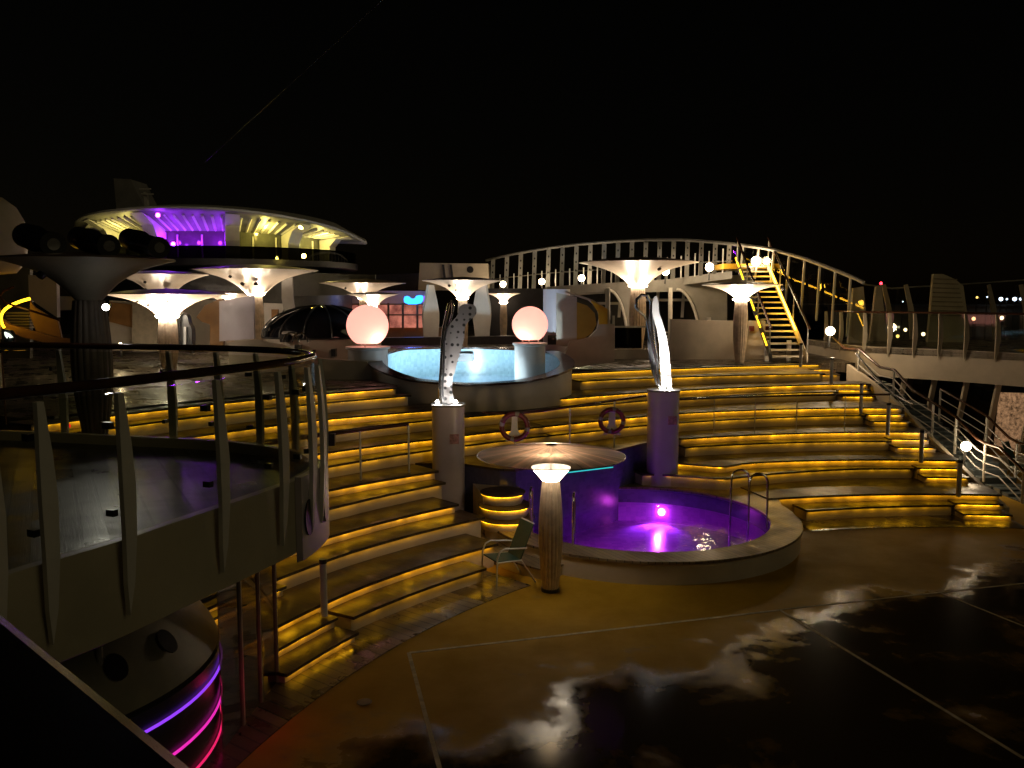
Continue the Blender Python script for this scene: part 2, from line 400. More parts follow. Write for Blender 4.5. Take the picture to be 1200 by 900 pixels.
SC.render.engine = 'CYCLES'
SC.cycles.use_denoising = True; SC.cycles.max_bounces = 6; SC.cycles.diffuse_bounces = 3; SC.cycles.glossy_bounces = 3
SC.cycles.transparent_max_bounces = 16; SC.cycles.sample_clamp_indirect = 3; SC.cycles.caustics_reflective = False; SC.cycles.caustics_refractive = False
SC.cycles.use_light_tree = True

# ================================================================== ground, sea
struct(MB().box(-1500, 1500, -200, 2500, -15.2, -15), 'sea', paint('dark sea', (.01, .012, .014), .2, .2, .05, bump=.1, bscale=.5), 'black night sea beyond the ship', 'sea')
PC = (2.55, 16.7); PR = 2.5
_h = [(PC[0]+2.55*sin(pi*i/32), PC[1]-2.55*cos(pi*i/32)) for i in range(33)]
mb = MB().prism([(PC[0], -3), (40, -3), (40, 34), (PC[0], 34)]+_h[::-1], -.3, 0)
mb.prism([(PC[0], -3), (-14, -3), (-14, 34), (PC[0], 34)]+[(2*PC[0]-x, y) for x, y in _h[::-1]], -.3, 0)
struct(mb, 'court_floor', 'court', 'wet ochre sports court floor', 'floor')
def line_px(pts, z, name, wd, lab):
    mb = MB()
    for a, b in zip(pts, pts[1:]):
        A, B = atZ(*a, 0), atZ(*b, 0); dx, dy = B[0]-A[0], B[1]-A[1]; l = hypot(dx, dy); nx, ny = -dy/l*wd/2, dx/l*wd/2
        mb.prism([(A[0]+nx, A[1]+ny), (A[0]-nx, A[1]-ny), (B[0]-nx, B[1]-ny), (B[0]+nx, B[1]+ny)], z-.004, z)
    return struct(mb, name, 'line', lab, 'court line')
line_px([(480, 765), (914, 715)], .004, 'court_line', .05, 'pale worn line running across the court in front of the pool')
line_px([(479, 765), (515, 900), (560, 1100)], .0045, 'court_line', .05, 'pale court line running from the corner towards the dark handrail')
line_px([(914, 715), (1200, 889)], .0045, 'court_line', .045, 'faint court line running down to the lower right corner')
line_px([(914, 714.5), (1215, 682)], .004, 'court_line', .03, 'faint thin line continuing past the corner towards the stairs')
line_px([(1100, 694), (1290, 770)], .0042, 'court_line', .03, 'faintest short court line below the amber steps')

d_ = atZ(427, 823, 0); tag(MB().lathe([(1e-4, .002), (.09, .002), (.09, .008), (1e-4, .010)], (d_[0], d_[1], 0), 20).build('floor_drain', 'dark'), 'small dark round drain in the court floor near the left steps', 'drain')
# ================================================================== curved amphitheatre
C = (8.9, 5.2)
def pol(r, t): return (C[0]+r*cos(radians(t)), C[1]+r*sin(radians(t)))
LV = {}
keys = {
 'A0': [(80, 13.1), (102, 12.8), (120, 12.75), (138, 12.75), (150, 12.9), (157, 12.7)],
 'B0': [(80, 13.35), (105, 13.3), (134, 13.2), (148, 13.33), (160, 13.3)],
 'A1': [(80, 14.9), (93, 14.86), (103, 14.5), (107, 14.3), (112.4, 15.4), (120, 14.2), (132, 13.97), (145, 14.1), (160, 14.1)],
 'B1': [(80, 15.06), (100, 15.1), (103.2, 15.05), (106, 14.75), (108.5, 15.35), (112, 16.), (133, 14.52), (147, 14.6), (160, 14.65)],
 'A2': [(80, 16.2), (91, 16.19), (106, 16.05), (120, 15.6), (132, 15.24), (141, 15.21), (160, 15.25)],
 'B2': [(80, 16.7), (87, 16.65), (107, 16.25), (120, 15.9), (132, 15.57), (142, 15.75), (160, 15.8)],
 'A3': [(80, 17.85), (90, 17.8), (104, 17.2), (111, 16.88), (115, 16.6), (126, 16.42), (138, 16.42), (160, 16.5)],
 'B3': [(80, 18.2), (90, 18.1), (104.5, 17.6), (110, 17.25), (115, 16.95), (122, 16.72), (130, 16.7), (137, 16.85), (160, 16.95)],
 'A4': [(80, 19.95), (87, 19.9), (100, 18.9), (112, 18.0), (122, 17.57), (135, 17.6), (160, 17.6)],
 'B4': [(80, 20.5), (88, 20.3), (100, 19.25), (114, 18.3), (127, 17.88), (135, 18.2), (160, 18.3)],
 'A5': [(80, 21.1), (87, 21.0), (100, 20.3), (111, 19.8), (127, 18.82), (135, 18.85), (160, 18.9)],
 'B5': [(80, 22.8), (87, 22.5), (100, 21.15), (111, 20.4), (128, 19.05), (135, 19.15), (160, 19.3)]}
NM = ['A0', 'B0', 'A1', 'B1', 'A2', 'B2', 'A3', 'B3', 'A4', 'B4', 'A5', 'B5']
for k in range(6):
    LV['A%d' % k] = (.433*k+.26, interp(keys['A%d' % k])); LV['B%d' % k] = (.433*(k+1), interp(keys['B%d' % k]))
def slab(mb, rf, rb, t0, t1, z0, z1, n=None):
    n = n or max(2, int(abs(t1-t0)/1.0)); top = []
    F = [pol(rf(t0+(t1-t0)*i/n), t0+(t1-t0)*i/n) for i in range(n+1)]
    B = [pol(rb(t0+(t1-t0)*i/n), t0+(t1-t0)*i/n) for i in range(n+1)]
    vs = [(*p, z0) for p in F]+[(*p, z0) for p in B]+[(*p, z1) for p in F]+[(*p, z1) for p in B]
    m = n+1; fs = []
    for i in range(n):
        fs += [(i, i+1, m+i+1, m+i), (2*m+i, 3*m+i, 3*m+i+1, 2*m+i+1), (i, 2*m+i, 2*m+i+1, i+1), (m+i, m+i+1, 3*m+i+1, 3*m+i)]
    fs += [(0, m, 3*m, 2*m), (n, 2*m+n, 3*m+n, m+n)]
    return mb.add(vs, fs)
def thx(x, r): return math.degrees(math.acos(max(-1, min(1, (x-C[0])/r))))
MIDT = 119.2
LEFT = {'A0': (137.5, 150), 'B0': (134.3, 158), 'A1': (132.7, 158), 'B1': (133.4, 158), 'A2': (132.4, 156), 'B2': (132.1, 156), 'A3': (MIDT, 155), 'B3': (MIDT, 155), 'A4': (MIDT, 155), 'B4': (125, 154), 'A5': (127.2, 153), 'B5': (127.8, 152)}
RIGHTL = {'A0': 102., 'B0': 104.7, 'A1': 112.5, 'B1': 109.5, 'A2': 107., 'B2': 107., 'A3': MIDT, 'B3': MIDT, 'A4': MIDT, 'B4': 115.2, 'A5': 110.7, 'B5': 111.2}
def terrace(name, label, loc, rng):
    t = thing(name, label, 'seating terrace', loc)
    for i, nm in enumerate(NM):
        if nm not in rng: continue
        z, r = LV[nm]; a, b = rng[nm]
        zp = LV[NM[i-1]][0] if i else 0
        if i < 11:
            nx = LV[NM[i+1]][1]; rb = (lambda nx, r: (lambda q: max(nx(q), r(q)+.3)+.08))(nx, r)
        else: rb = lambda q, r=r: r(q)+.6
        bd = MB(); slab(bd, r, rb, a, b, max(zp-.3, -.1), z-.045); bd.build('riser', 'riser' if nm[0] == 'B' else 'beige', t)
        td = MB(); slab(td, lambda q: r(q)-.08, lambda q: rb(q)-.01, a-.15, b+.15, z-.045, z); td.build('tread', 'tread', t)
        ld = MB(); slab(ld, lambda q: r(q)-.055, lambda q: r(q)-.014, a+.3, b-.2, z-.051, z-.0455)
        ld.build('light_strip', 'ledtop' if nm == 'B5' and a < 119 else 'led' if nm[0] == 'B' else 'ledlow', t)
    return t
terrace('stepped_terrace', 'curved teak seating steps with amber strips on the left, beside the glass balcony', (*pol(13, 145), 0), LEFT)
RR = {}
for nm in NM:
    z, r = LV[nm]
    x = 9.55 if nm[0] == 'A' else 10.7
    RR[nm] = (thx(x, r(88)), RIGHTL[nm])
RR['B5'] = (thx(10.05, 22.4), RIGHTL['B5'])
tr = terrace('stepped_terrace', 'curved teak seating steps with amber strips on the right, behind the round pool', (*pol(13, 95), 0), RR)
# short aisle steps at the right end of the benches
ai = thing('aisle_steps', 'short dark half steps with amber edges at the right end of the benches', 'steps', (*pol(13, 85), 0))
for k in range(6):
    zb = .433*k; rB = LV['B%d' % k][1](87)
    for j in (1, 2):
        rr = rB-.36*(3-j)+.05; z = zb+.433*j/3
        x1 = 10.6 if k < 5 else 10.4; t0, t1 = thx(x1, rr), thx(9.62, rr)
        mb = MB(); slab(mb, lambda q: rr, lambda q: rB+.1, t0, t1, max(zb-.2, -.1), z-.04, 4); mb.build('riser', 'riser', ai)
        mb = MB(); slab(mb, lambda q: rr-.05, lambda q: rB+.05, t0-.05, t1+.05, z-.04, z, 4); mb.build('tread', 'tread', ai)
        mb = MB(); slab(mb, lambda q: rr-.040, lambda q: rr-.010, t0+.25, t1-.25, z-.046, z-.0405, 3); mb.build('light_strip', 'led', ai)
al = thing('aisle_steps', 'short dark half steps at the left end of the benches, under the balcony', 'steps', (*pol(12.6, 154), 0))
for k in range(2):
    zb = .433*k; rB = LV['B%d' % k][1](154)
    for j in (1, 2):
        rr = rB-.36*(3-j)+.05; z = zb+.433*j/3
        mb = MB(); slab(mb, lambda q: rr, lambda q: rB+.1, 151, 157.5, max(zb-.2, -.1), z-.04, 4); mb.build('riser', 'riser', al)
        mb = MB(); slab(mb, lambda q: rr-.05, lambda q: rB+.05, 150.9, 157.6, z-.04, z, 4); mb.build('tread', 'tread', al)
        mb = MB(); slab(mb, lambda q: rr-.040, lambda q: rr-.010, 151.4, 157.2, z-.046, z-.0405, 3); mb.build('light_strip', 'led', al)
# teak ring on the court floor
mb = MB(); slab(mb, lambda q: 12.05, lambda q: 13.4, 82, 103.5, .001, .012); struct(mb, 'deck_ring', 'ring', 'teak boards along the foot of the right steps', 'deck')
mb = MB(); slab(mb, lambda q: 12.05, lambda q: 13.4, 135.5, 172, .001, .012); struct(mb, 'deck_ring', 'ring', 'teak boards along the foot of the left steps', 'deck')
# platform between the pillars with the blue wall
WL = [(-.98, 17.45), (-.25, 16.95), (.08, 16.85), (1.2, 17.95), (2.36, 19.1), (3.42, 20.35)]
pf = thing('pool_platform', 'blue mosaic wall and platform between the two pillars above the purple pool', 'platform', (1, 18, 0))
arc = [pol(LV['A3'][1](t)+.1, t) for t in range(106, 134, 2)]
poly = WL+arc
MB().prism([(x, y) for x, y in poly], -.6, 1.255).build('wall', 'bluetile', pf)
def off(p, d):
    l = hypot(p[0]-1, p[1]-19.5); return (p[0]+(p[0]-1)/l*d, p[1]+(p[1]-19.5)/l*d)
MB().prism([off(p, .05) for p in WL]+arc, 1.256, 1.302).build('floor', 'tread', pf)
A_, B_ = atY(664, 549, 18.1), atY(716, 543, 18.75)
MB().extr([(A_[0], A_[1]-.35, A_[2]), (B_[0], B_[1]-.35, B_[2]), (B_[0]-.2, B_[1]+.3, B_[2]), (A_[0]-.2, A_[1]+.3, A_[2])], (0, 0, .07)).build('spout', 'dark', pf)
MB().tube([(A_[0], A_[1]-.36, A_[2]-.015), (B_[0], B_[1]-.36, B_[2]-.015)], .012, 6).build('spout_light', emit('cyan strip', (.05, .75, .75), .8), pf)
# ================================================================== lower pool
PC = (2.55, 16.7); PR = 2.5
pool = thing('round_pool', 'round purple-lit pool with board coping and cream outer wall', 'pool', (*PC, 0))
mb = MB(); n = 72; vi = []; ro = interp([(-180, 3.05), (0, 3.1), (15, 3.2), (40, 4.0), (70, 4.2), (100, 3.2), (140, 2.9), (180, 3.05)])
prof = []
for i in range(n):
    a = -180+360*i/n; prof.append((a, ro(a)))
def ringmesh(mb, rin, rout, z0, z1, c=PC, a0=None, n=72):
    vs = []; fs = []
    for i in range(n):
        a = -180+360*i/n; ca, sa = cos(radians(a)), sin(radians(a))
        ri = rin(a) if callable(rin) else rin; rr = rout(a) if callable(rout) else rout
        vs += [(c[0]+ri*ca, c[1]+ri*sa, z0), (c[0]+rr*ca, c[1]+rr*sa, z0), (c[0]+rr*ca, c[1]+rr*sa, z1), (c[0]+ri*ca, c[1]+ri*sa, z1)]
    for i in range(n):
        j = (i+1) % n
        for q in range(4): fs.append((4*i+q, 4*i+(q+1) % 4, 4*j+(q+1) % 4, 4*j+q))
    return mb.add(vs, fs)
ringmesh(MB(), PR+.12, lambda a: ro(a)-.04, -.1, .36).build('outer_wall', 'beige', pool, True)
ringmesh(MB(), PR+.01, ro, .361, .405).build('coping', 'coping', pool)
ringmesh(MB(), PR, PR+.10, -.4, .36).build('basin_wall', 'violettile', pool, True)
MB().prism([(PC[0]+(PR+.05)*cos(2*pi*i/48), PC[1]+(PR+.05)*sin(2*pi*i/48)) for i in range(48)], -.42, -.37).build('basin_floor', 'violettile', pool)
MB().add([(PC[0]+PR*cos(2*pi*i/64), PC[1]+PR*sin(2*pi*i/64), .05) for i in range(64)], [tuple(range(64))]).build('water', 'water', pool)
ringmesh(MB(), PR-.006, PR-.001, .055, .355).build('tile_band', 'bluetile', pool, True)
lp = atY(783, 602, 19.0)
MB().ball((3.4, 19.02, -.13), .085).build('underwater_lamp', 'poollamp', pool, True)
for loc, dr_, pw, c in (((3.3, 18.9, .02), (-.3, -1), 160, (.55, .07, 1)), ((2.4, 14.35, .02), (-.1, 1), 560, (.9, .07, .9)), ((4.8, 15.9, .02), (-1, .3), 80, (.34, .10, 1)), ((.25, 16.0, .02), (1, .4), 250, (.98, .05, .75)), ((1.0, 14.8, .02), (.7, .7), 230, (.95, .05, .82))):
    l_ = hypot(*dr_); aimed('pool_light', loc, (loc[0]+dr_[0]/l_, loc[1]+dr_[1]/l_, loc[2]-.95), pw, c, pool, 100, .06)
# low kerb step left of the pool
st = thing('pool_step', 'low cream step curving round the left side of the purple pool', 'step', (PC[0]-3, PC[1]-1, 0))
def ringseg(mb, r0, r1, a0, a1, z0, z1, c=PC, n=20):
    return mb.prism([(c[0]+r1*cos(radians(a0+(a1-a0)*i/n)), c[1]+r1*sin(radians(a0+(a1-a0)*i/n))) for i in range(n+1)]+[(c[0]+r0*cos(radians(a1-(a1-a0)*i/n)), c[1]+r0*sin(radians(a1-(a1-a0)*i/n))) for i in range(n+1)], z0, z1)
ringseg(MB(), 2.99, 3.45, 175, 236, 0, .17).build('riser', 'beige', st); ringseg(MB(), 2.985, 3.48, 174, 236.5, .17, .2).build('tread', 'coping', st)
# little glowing curved steps at the left end of the blue wall
gs = thing('corner_steps', 'three small rounded steps glowing amber at the left end of the blue wall', 'steps', (-.3, 16.6, 0))
for z, r, cx, cy in ((.56, .50, -.10, 15.98), (.77, .46, -.14, 16.12), (.98, .40, -.18, 16.28)):
    MB().lathe([(1e-4, 0), (r*.93, 0), (r, .05), (r, .15), (r*.95, .18), (1e-4, .18)], (cx, cy, z-.21), 28).build('riser', 'riser', gs, True)
    MB().lathe([(1e-4, 0), (r+.03, 0), (r+.05, .015), (r+.04, .03), (1e-4, .03)], (cx, cy, z-.03), 28).build('tread', 'tread', gs, True)
    mb = MB(); mb.lathe([(r+.006, 0), (r+.03, 0), (r+.03, .005), (r+.006, .005), (r+.006, 0)], (cx, cy, z-.037), 24, a0=radians(100), a1=radians(330)); mb.build('light_strip', 'led', gs)
MB().lathe([(1e-4, 0), (.42, 0), (.42, .37), (1e-4, .37)], (-.10, 15.98, 0), 24).build('base', 'riser', gs)
MB().prism([(-.55, 16.1), (.15, 16.1), (.15, 16.9), (-.3, 17.0), (-.8, 17.2)], 0, .93).build('core', 'riser', gs)
# pool ladders
def ladder(label, base, dirv, h, n=2, gap=(.35, .1)):
    t = thing('pool_handrail', label, 'handrail', (base[0], base[1], .405), 0, 'steel pool handrails')
    for k in range(n):
        bx, by = base[0]+gap[0]*k, base[1]+gap[1]*k
        pts = [(bx, by, .405), (bx, by, .405+h*.8)]
        for i in range(1, 10):
            a = pi*i/10; pts.append((bx+dirv[0]*.17*(1-cos(a)), by+dirv[1]*.17*(1-cos(a)), .405+h*.8+.17*sin(a)))
        pts += [(bx+dirv[0]*.34, by+dirv[1]*.34, .405+h*.8), (bx+dirv[0]*.36, by+dirv[1]*.36, -.3)]
        MB().tube(pts, .02, 8).build('rail', 'steel', t, True)
    return t
b1 = atZ(671, 637, .4); b2 = atZ(621, 629, .4)
ladder('pair of steel pool handrails behind the lamp column', (b2[0], b2[1]-.1), (.15, .98), .9, 2, (b1[0]-b2[0], b1[1]-b2[1]))
b3 = atZ(889, 613, .4); ladder('taller pair of steel pool handrails on the right side of the purple pool', (b3[0]-.2, b3[1]), (-.98, .1), 1.08, 2, (.25, -.35))

# ================================================================== pillars and sculptures
def pillar(px, py_b, zb, r, ztop, label, sq=.0, seed=0):
    x, y, _ = atZ(px, py_b, zb)
    t = thing('round_pillar', label, 'pillar', (x, y, 0), 0, 'sculpture pillars')
    prof = []
    for i in range(32):
        a = 2*pi*i/32; k = (abs(cos(a))**3+abs(sin(a))**3)**(-1/3); prof.append((x+r*k*cos(a), y+r*k*sin(a)))
    MB().prism(prof, 0, ztop-.04).build('shaft', 'lilac', t, True)
    MB().prism([(x+(p-x)*1.06, y+(q-y)*1.06) for p, q in prof], ztop-.04, ztop).build('cap', 'grey', t, True)
    mb = MB(); mb.box(x+r*.15, x+r*.72, y-r*1.0-.012, y-r*1.0+.02, ztop-.78, ztop-.58); pl = mb.build('sign_plate', paint('faded red and white notice', (.45, .25, .24), .5, .5, 18), t)
    return x, y, ztop, t
LX, LY, LZ, _ = pillar(526, 578, .69, .33, 2.56, 'lilac white pillar at the left end of the blue wall, under the perforated sculpture')
RX, RY, RZ, _ = pillar(776, 548, .78, .35, 2.62, 'lilac white pillar at the right end of the blue wall, under the brightly lit sculpture')
def smooth_poly(pts, it=2):
    for _ in range(it):
        q = []
        for i in range(len(pts)):
            a, b = pts[i], pts[(i+1) % len(pts)]
            q += [(a[0]*.75+b[0]*.25, a[1]*.75+b[1]*.25), (a[0]*.25+b[0]*.75, a[1]*.25+b[1]*.75)]
        pts = q
    return pts
def perforated():
    m, nt, out = newmat('perforated aluminium'); b = nt.nodes.new('ShaderNodeBsdfPrincipled')
    g = nt.nodes.new('ShaderNodeNewGeometry'); v = nt.nodes.new('ShaderNodeTexVoronoi'); v.inputs['Scale'].default_value = 8; v.inputs['Randomness'].default_value = .35
    mp = nt.nodes.new('ShaderNodeMapping'); mp.inputs['Scale'].default_value = (1, .01, 1); nt.links.new(g.outputs['Position'], mp.inputs[0]); nt.links.new(mp.outputs[0], v.inputs['Vector'])
    r = ramp(nt, v.outputs['Distance'], [(.27, (.04, .04, .04)), (.33, (.42, .40, .39))]); nt.links.new(r.outputs[0], b.inputs['Base Color'])
    b.inputs['Roughness'].default_value = .4; b.inputs['Metallic'].default_value = .1
    nt.links.new(b.outputs[0], out.inputs[0]); return m
M['perf'] = perforated()
sl = thing('metal_sculpture', 'perforated metal figure sculpture with round head on the left pillar', 'sculpture', (LX, LY, LZ), 0, 'metal sculptures on the pillars')
bl = smooth_poly([(516.5, 473), (517, 450), (519, 425), (520, 400), (522, 388), (528, 376), (533, 370), (533, 360), (540, 355.5), (548, 357), (550, 364), (548, 371), (542, 377), (539, 383), (539, 395), (536, 410), (531.5, 428), (528, 450), (529, 464), (533, 473)])
MB().pxpoly([(525+(x-525)*(1.32 if y < 440 else 1.1)+1, y) for x, y in bl], LY, .04).build('blade', 'perf', sl)
el = [(516, 474), (515, 455), (517, 430), (518, 400), (520, 383), (523, 370), (526, 356), (529, 352.5), (531, 358), (530, 368), (527, 378), (523, 388)]
MB().tube([atY(x, y, LY-.06) for x, y in el], [.03]*9+[.022]*3, 8).build('edge_band', 'steel', sl, True)
el = [(520, 474), (518.5, 455), (520, 430), (520.5, 400), (523, 386), (526, 380)]
MB().tube([atY(x, y, LY-.12) for x, y in el], .022, 8).build('inner_band', 'dark', sl, True)
for px in (512.5, 534):
    p = atY(px, 471.5, LY-.25 if px < 520 else LY-.22)
    f = MB().ball((p[0], p[1], LZ+.06), .035).build('floodlight', 'coldlamp', sl, True)
    aimed('flood', (p[0], p[1]-.06, LZ+.10), (LX, LY, LZ+.9), 40, (1, .95, .9), sl, 70)
sr = thing('metal_sculpture', 'brilliantly lit white blade sculpture with thin open loop on the right pillar', 'sculpture', (RX, RY, RZ), 0, 'metal sculptures on the pillars')
bl = smooth_poly([(775, 456), (774, 430), (773, 405), (770, 385), (765, 370), (764, 358), (767, 347), (770, 347), (772, 357), (772, 366), (776, 376), (780, 390), (783, 405), (785, 425), (788, 452), (785, 456), (781, 452), (779, 456)])
MB().pxpoly(bl, RY, .07).build('blade', 'white', sr)
lo = [(773, 456), (769, 440), (770, 428), (766, 410), (762, 395), (758, 376), (755, 370), (750, 366), (745.5, 360), (746, 351), (752, 345.5), (759, 346.5), (763, 354), (762.5, 366), (764, 385), (766, 405), (769, 420)]
MB().tube([atY(x, y, RY-.05) for x, y in lo], [.028]*8+[.035]*9, 8).build('open_loop', 'steel', sr, True)
bk = smooth_poly([(769, 452), (762, 430), (758, 400), (760, 370), (766, 352), (769, 356), (767, 385), (771, 420), (774, 452)], 1)
MB().pxpoly(bk, RY+.12, .03).build('rear_blade', 'dark', sr)
for px in (778, 785):
    MB().ball((atY(px, 455, RY-.2)[0], RY-.2, RZ+.05), .035).build('floodlight', 'coldlamp', sr, True)
    aimed('flood', (atY(px, 455, RY-.2)[0], RY-.30, RZ+.10), (RX, RY, RZ+1.2), 420, (1, .97, .95), sr, 65)
# ================================================================== lamp column with disc
def column(mb, c, h, r0, rm, r1, n=96, fl=18, amp=.10, mid=.52):
    prof = []
    for i in range(19):
        t = i/18
        r = r0+(rm-r0)*sin(pi/2*min(1, t/mid)) if t < mid else r1+(rm-r1)*sin(pi/2*min(1, (1-t)/(1-mid)))
        prof.append((r, t*h))
    return mb.lathe(prof, c, n, fl, amp)
bx, by, _ = atZ(645, 692, 0)
lc = thing('parasol_lamp', 'slatted wooden lamp column with bright cup and broad translucent disc beside the pool', 'lamp', (bx, by, 0))
MB().lathe([(1e-4, 0), (.15, 0), (.15, .05), (1e-4, .05)], (bx, by, 0), 28).build('base', 'dark', lc, True)
zt = atY(640, 563, by)[2]
column(MB(), (bx, by, .05), zt-.05, .125, .19, .135).build('column', 'slat', lc)
MB().lathe([(.137, 0), (.30, .19), (.315, .215), (.29, .20), (.12, .02), (.137, 0)], (bx, by, zt), 40).build('cup', emit('glowing frosted cup', (1, .82, .60), 15), lc, True)
MB().lathe([(1e-4, .04), (.12, .04), (.12, .10), (1e-4, .10)], (bx, by, zt), 24).build('lamp', 'lampwhite', lc, True)
lamp('lamp_light', (bx, by, zt+.22), 95, (1, .68, .30), lc, .06)
dz = atY(641, 533, by)[2]
MB().tube([(bx, by, zt+.05), (bx, by, dz+.12)], .012, 8).build('stem', 'steel', lc)
MB().lathe([(.03, .15), (.4, .10), (.8, .05), (1.18, -.01)], (bx, by, dz), 96).build('disc', 'acrylic', lc, True)
MB().lathe([(1.17, -.016), (1.185, -.016), (1.185, -.004), (1.17, -.004), (1.17, -.016)], (bx, by, dz), 96).build('rim', 'steel', lc, True)
MB().lathe([(1e-4, .148), (.09, .148), (.09, .17), (.05, .18), (1e-4, .18)], (bx, by, dz), 24).build('hub', 'steel', lc, True)

# chair
def chair(label, loc, rz, group=None):
    t = thing('deck_chair', label, 'chair', loc, rz, group)
    green = M.setdefault('green', paint('green mesh fabric', (.015, .05, .035), .6, .3, 30))
    sl_ = 1
    MB().extr([(-.24, -.25, .43), (.24, -.25, .43), (.23, .2, .40), (-.23, .2, .40)], (0, 0, .02)).build('seat', green, t, local=True)
    MB().extr([(-.22, .2, .42), (.22, .2, .42), (.22, .44, .98), (-.22, .44, .98)], (0, .02, .0)).build('backrest', green, t, local=True)
    MB().tube([(-.22, .455, .985), (.22, .455, .985)], .013).build('top_rail', 'railwhite', t, local=True)
    for s in (-1, 1):
        MB().tube([(s*.27, -.27, 0), (s*.27, -.25, .5), (s*.27, -.2, .62), (s*.27, -.1, .65), (s*.27, .14, .62), (s*.25, .30, .60)], .014).build('armrest', 'railwhite', t, True, local=True)
        MB().tube([(s*.26, -.25, .43), (s*.25, .2, .41), (s*.25, .47, 0)], .014).build('leg', 'railwhite', t, True, local=True)
    return t
cx, cy, _ = atZ(590, 684, 0)
chair('green mesh deck chair with white tube frame beside the wooden lamp column', (cx, cy+.05, .012), radians(-62))

# ================================================================== railing on the platform and on the benches
def railing(label, pts, zf, h, posts, name='terrace_railing', bars=(), rr=.028, pr=.02, pm='railwhite', glassy=False, cat='railing', post_m='box'):
    t = thing(name, label, cat, (pts[0][0], pts[0][1], zf(pts[0]) if callable(zf) else zf))
    z = (lambda p: zf(p)) if callable(zf) else (lambda p: zf)
    MB().tube([(p[0], p[1], z(p)+h) for p in pts], rr, 10).build('handrail', 'rail', t, True)
    for b in bars: MB().tube([(p[0], p[1], z(p)+b) for p in pts], .014, 6).build('bar', pm, t, True)
    for p in posts: MB().tube([(p[0], p[1], z(p)), (p[0], p[1], z(p)+h-.02)], pr, 8).build('post', pm, t)
    return t
fr = [(-.6, 17.3), (.0, 17.15), (.6, 17.55), (1.3, 18.3), (2.3, 19.35), (3.2, 20.3)]
railing('low railing with dark handrail on the platform above the purple pool', fr, 1.302, 1.08, [(.06, 17.17), (1.25, 18.25), (2.35, 19.4)])
lft = [pol(LV['B2'][1](t)+.12, t) for t in range(134, 150, 2)]
railing('thin railing crossing the left amber steps', lft, 1.302, .95, [lft[i] for i in (0, 2, 4, 6)])
rgt = [pol(LV['B2'][1](t)+.12, t) for t in [87, 90, 93, 96, 99, 102, 105, 107]]
railing('thin railing crossing the right amber steps', rgt, 1.302, .93, [pol(LV['B2'][1](t)+.12, t) for t in (87, 91, 95.5, 99.5, 103.5)], pr=.014)
# control box on the left railing
q = atY(387, 515, lft[3][1]-.1); tag(MB().box(q[0]-.09, q[0]+.09, q[1]-.05, q[1]+.05, q[2]-.11, q[2]+.11).build('control_box', 'dark'), 'small dark box fixed to the railing over the left steps', 'box')
# lifebuoys
def lifebuoy(px, py, y, label):
    c = atY(px, py, y); t = thing('lifebuoy', label, 'lifebuoy', c, 0, 'lifebuoys on the platform railing')
    red = M.setdefault('red', paint('red lifebuoy vinyl', (.14, .018, .014), .45, .2, 10)); wh = 'white'  # red darkened and white bands greyed, weak light put into the colours
    for k in range(8):
        a0, a1 = 2*pi*k/8+.2, 2*pi*(k+1)/8+.2
        if k % 2: a0 += .25; a1 -= .25
        else: a0 -= .25; a1 += .25
        MB().tube([(c[0]+.26*cos(a0+(a1-a0)*i/8), c[1], c[2]+.26*sin(a0+(a1-a0)*i/8)) for i in range(9)], .052, 10).build('white_band' if k % 2 else 'ring', 'grey' if k % 2 else red, t, True)
    MB().pxpoly([(px-3, py-16), (px+3, py-16), (px+4, py+4), (px+11, py+17), (px+6, py+17), (px, py+8), (px-6, py+17), (px-11, py+17), (px-4, py+4)], y+.06, .03).build('bracket', 'railwhite', t)
lifebuoy(603, 500, 17.05, 'red lifebuoy on the platform railing straight above the lamp disc')
lifebuoy(717, 493, 19.2, 'red lifebuoy on the platform railing next to the right pillar')
# short posts with dark caps at the bench ends
def bollard(px, y0, y1, zb, label, lit='railwhite', r=.05):
    b = atZ(px, y1, zb); zt = atY(px, y0, b[1])[2]
    t = thing('handrail_post', label, 'post', (b[0], b[1], zb), 0, 'short posts along the steps')
    MB().tube([(b[0], b[1], zb), (b[0], b[1], zt-.06)], r, 10).build('shaft', lit, t, True)
    MB().tube([(b[0], b[1], zt-.06), (b[0], b[1], zt)], r*1.15, 10).build('cap', 'dark', t, True)
for a in [(380, 655, 722, .31, 'short post at the left end of the lowest steps, beside the bronze glass'), (974, 419, 451, 2.17, 'topmost short post at the right end of the amber steps'),
          (1008, 449, 496, 1.3, 'second short post down the right aisle'), (1040, 472, 510, 1.3, 'third short post down the right aisle'),
          (1079, 504, 542, .866, 'fourth short post down the right aisle'), (1123, 539, 582, .433, 'lowest short post down the right aisle'),
          (938, 402, 430, 2.6, 'thin post on the top landing below the lit staircase')]:
    bollard(*a)

# ================================================================== upper deck and upper pool
UC = (-1.1, 23.1); UR = 2.7
ud = hypot(UC[0]-C[0], UC[1]-C[1]); ua = math.degrees(math.atan2(UC[1]-C[1], UC[0]-C[0]))
def dstart(q):
    d = radians(q-ua); s_ = (UR-.05)**2-(ud*sin(d))**2
    if s_ > 0: return ud*cos(d)+math.sqrt(s_)
    return LV['B5'][1](q)+.3
mb = MB(); slab(mb, dstart, lambda q: 62 if q > 95 else 27+(q-84)*2, 84, 151, 2.3, 2.598, 134)
struct(mb, 'upper_deck', 'deck', 'upper deck boards behind the amber steps', 'deck')
up = thing('upper_pool', 'raised round pool with pale blue lit mosaic between the pink globes', 'pool', (*UC, 2.1))
rim = interp([(-270, 3.25), (-215, 3.28), (-180, 3.16), (-150, 2.95), (-120, 2.74), (-90, 2.66), (-60, 2.70), (-30, 2.84), (0, 3.0), (30, 3.2), (90, 3.25)])
